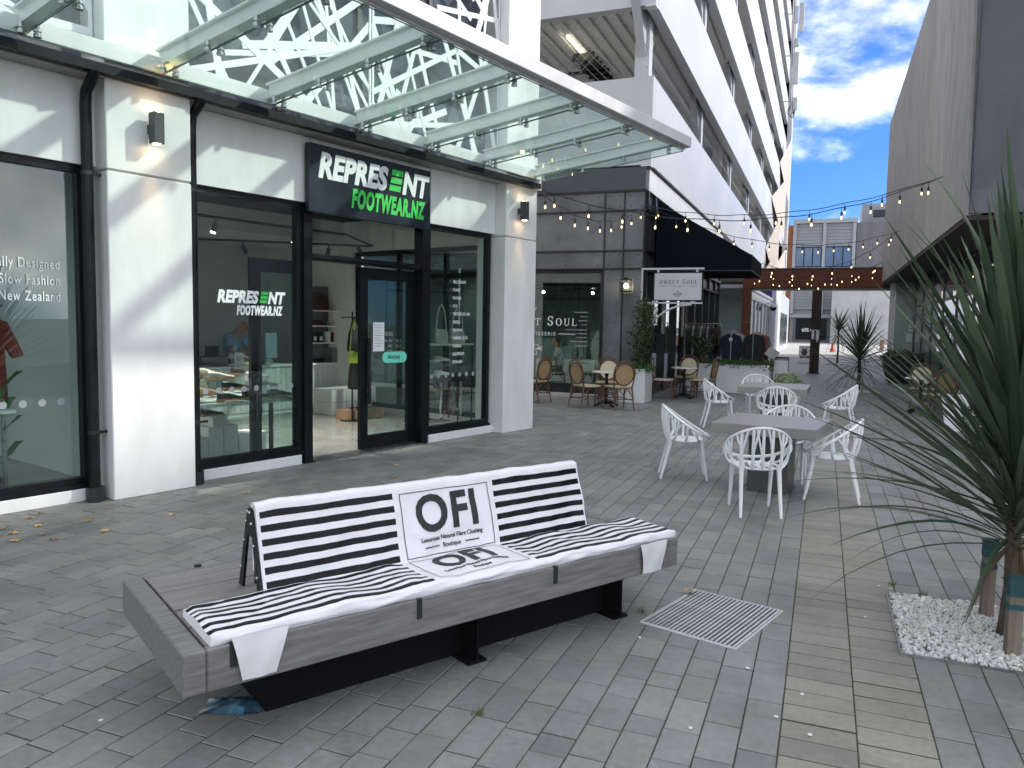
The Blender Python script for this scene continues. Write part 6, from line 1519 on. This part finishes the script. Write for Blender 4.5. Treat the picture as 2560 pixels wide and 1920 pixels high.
b = MB(); P = [(-.12, .40), (-.16, .52), (-.12, .66), (-.15, .80), (-.06, .70), (.02, .70), (.07, .80), (.08, .64), (.12, .52), (.07, .42), (.02, .36), (-.06, .36)]; b.prism([(x, z) for x, z in P], -.004, 0, 'y', M=M); b.build('picture', pm('dog_brown', (.16, .10, .07), .8, .4, 20), t_)
b = MB(); b.prism([(-.22, .24), (-.20, .36), (-.03, .31), (.20, .36), (.22, .25), (0, .28)], -.006, -.0045, 'y', M=M); b.build('picture', M_print_k, t_)

# ------------------------------------------------------------------ people
M_skin = pm('skin', (.42, .22, .15), .55, .12, 12); M_hair = pm('short_hair', (.05, .035, .03), .8, .2, 30)
def skin_mesh(V, E, Rr, mat, lv=2, root=0):
    me = bpy.data.meshes.new('body'); me.from_pydata(V, E, []); o = bpy.data.objects.new('tmpb', me); col.objects.link(o)
    md = o.modifiers.new('s', 'SKIN'); md.use_smooth_shade = True
    sv = me.skin_vertices[0].data if len(me.skin_vertices) else None
    if sv is None:
        bm = bmesh.new(); bm.from_mesh(me); bm.verts.layers.skin.verify(); bm.to_mesh(me); bm.free(); sv = me.skin_vertices[0].data
    for i, r_ in enumerate(Rr): sv[i].radius = (r_, r_) if not isinstance(r_, tuple) else r_
    for i in range(len(Rr)): sv[i].use_root = (i == root)
    sb_ = o.modifiers.new('u', 'SUBSURF'); sb_.levels = lv; sb_.render_levels = lv
    dg = bpy.context.evaluated_depsgraph_get(); dg.update(); r = bpy.data.meshes.new_from_object(o.evaluated_get(dg)); bpy.data.objects.remove(o)
    r.materials.clear(); r.materials.append(mat); r.polygons.foreach_set('use_smooth', [True]*len(r.polygons)); return r
def person(label, loc, rz, J, shirt, pants, hair=None, bald=True):
    """J: joints by name, in metres, facing -y"""
    t_ = thing('person', label, 'person', loc, rz)
    V, E, Rr = [], [], []
    def add(p, r_, par=None):
        V.append(tuple(p)); Rr.append(r_)
        if par is not None: E.append((par, len(V)-1))
        return len(V)-1
    pel = add(J['pelvis'], (.15, .11)); wa = add(J['waist'], (.14, .10), pel); chs = add(J['chest'], (.16, .11), wa); nk = add(J['neck'], .058, chs); 
    h = Vector(J['head']); n0 = Vector(J['neck']); u_ = (h-n0).normalized(); fwd = Vector(J.get('look', (0, -1, -.2))).normalized()
    hb = add(h-u_*.05, (.068, .075), nk); hc = add(h+u_*.03, (.078, .092), hb); add(h+u_*.105, (.062, .075), hc)
    add(h+fwd*.085-u_*.005, .016, hb)                      # nose
    for s in (-1, 1): add(h+Vector((s*.082, .01, 0)), .014, hb)   # ears
    hands = []
    for sd_ in ('L', 'R'):
        sh_ = add(J['sh'+sd_], .066, chs); el = add(J['el'+sd_], .046, sh_); wr = add(J['wr'+sd_], .030, el); hands.append((sd_, wr))
        hp = add(J['hip'+sd_], .088, pel); kn = add(J['kn'+sd_], .062, hp); an_ = add(J['an'+sd_], .042, kn); add(Vector(J['an'+sd_])+Vector((0, -.16, -.045)), .038, an_)
    for sd_, wr in hands:
        w_ = Vector(J['wr'+sd_]); d = (w_-Vector(J['el'+sd_])).normalized(); sx_ = 1 if sd_ == 'L' else -1; side = d.cross(Vector((0, 0, 1))); side = side.normalized() if side.length > .1 else Vector((1, 0, 0))
        pm_ = add(w_+d*.055, (.036, .016), wr)
        for k, (o_, l_) in enumerate(((-.028, .075), (-.010, .088), (.010, .084), (.027, .066))):
            a_ = add(w_+d*.10+side*o_, .0095, pm_); add(w_+d*(.10+l_*.5)+side*o_*1.15-Vector((0, 0, .008)), .0085, a_); add(w_+d*(.10+l_)+side*o_*1.2-Vector((0, 0, .025)), .0075, len(V)-1)
        a_ = add(w_+d*.04+side*.045*sx_, .011, pm_); add(w_+d*.09+side*.062*sx_-Vector((0, 0, .01)), .009, a_)
    obj('body', skin_mesh(V, E, Rr, M_skin), t_)
    # eyes
    b = MB()
    for s in (-1, 1): b.ball(h+fwd*.080+Vector((s*.032, 0, 0))+u_*.022, .011, 1)
    b.build('eyes', M_black, t_); b = MB(); b.tube([h+fwd*.086-u_*.048+Vector((x, 0, 0)) for x in (-.025, 0, .025)], .005, 5); b.build('mouth', pm('lip', (.25, .09, .08), .6), t_)
    V2 = [J['pelvis'], J['waist'], J['chest'], Vector(J['chest']).lerp(Vector(J['neck']), .55), J['shL'], Vector(J['shL']).lerp(Vector(J['elL']), .75), J['shR'], Vector(J['shR']).lerp(Vector(J['elR']), .75)]
    obj('shirt', skin_mesh([tuple(v) for v in V2], [(0, 1), (1, 2), (2, 3), (2, 4), (4, 5), (2, 6), (6, 7)], [(.165, .125), (.158, .118), (.176, .126), .085, .088, .066, .088, .066], shirt), t_)
    V3 = [J['pelvis'], J['hipL'], J['knL'], Vector(J['knL']).lerp(Vector(J['anL']), .9), J['hipR'], J['knR'], Vector(J['knR']).lerp(Vector(J['anR']), .9)]
    obj('trousers', skin_mesh([tuple(v) for v in V3], [(0, 1), (1, 2), (2, 3), (0, 4), (4, 5), (5, 6)], [(.16, .125), .105, .078, .062, .105, .078, .062], pants), t_)
    if hair:
        b = MB(); b.ball(h+Vector((0, .035, .035))-fwd*.02 if not bald else h+Vector((0, .03, .01))-fwd*.045, .102 if not bald else .072, 2, 0, 1.12 if bald else 1, 1, .8 if bald else 1)
        if not bald: b.ball(h+Vector((0, .07, -.10)), .085, 2, 0, 1.0, .6, 1.5)
        b.build('hair', hair, t_, True)
    return t_
JM = dict(pelvis=(0, .06, .93), waist=(0, .04, 1.08), chest=(0, -.06, 1.30), neck=(0, -.15, 1.44), head=(.0, -.24, 1.53), look=(.1, -.8, -.62), shL=(.19, -.08, 1.36), elL=(.27, -.20, 1.10), wrL=(.12, -.40, .98), shR=(-.19, -.08, 1.36), elR=(-.27, -.20, 1.10), wrR=(-.10, -.42, .97), hipL=(.09, .06, .88), knL=(.10, .03, .48), anL=(.10, .08, .07), hipR=(-.09, .06, .88), knR=(-.10, .03, .48), anR=(-.10, .08, .07))
person('man in a light blue t-shirt leaning over the shop counter', W(-1.92, 5.42, .012), FR+R(20), JM, cloth('blue_tshirt', (.26, .44, .70)), cloth('dark_trousers', (.03, .03, .04)), None, True)
JS = dict(pelvis=(0, .10, .55), waist=(0, .10, .70), chest=(0, .06, .95), neck=(0, .02, 1.12), head=(0, -.02, 1.25), look=(.2, -1, -.1), shL=(.18, .06, 1.02), elL=(.23, -.06, .80), wrL=(.10, -.26, .78), shR=(-.18, .06, 1.02), elR=(-.23, -.06, .80), wrR=(-.10, -.26, .78), hipL=(.09, .05, .52), knL=(.11, -.36, .50), anL=(.11, -.36, .08), hipR=(-.09, .05, .52), knR=(-.11, -.36, .50), anR=(-.11, -.36, .08))
person('seated person with dark hair and a black and white patterned top behind the patisserie window', (-6.30, 18.55, .015), R(-70), JS, pm('patterned_top', (.55, .55, .52), .8, .6, 22, c2=(.02, .02, .02)), cloth('black_skirt', (.015, .015, .015)), M_hair, False)
o = dup(bc_, (-6.30, 18.60, .015), R(-70), 'rattan chair inside the patisserie under the seated person'); o2 = dup(bc_, (-5.35, 18.75, .015), R(150), 'rattan chair inside the patisserie window on the right'); o3 = dup(rt_, (-5.75, 18.5, .015), 0, 'pale round table inside the patisserie window')
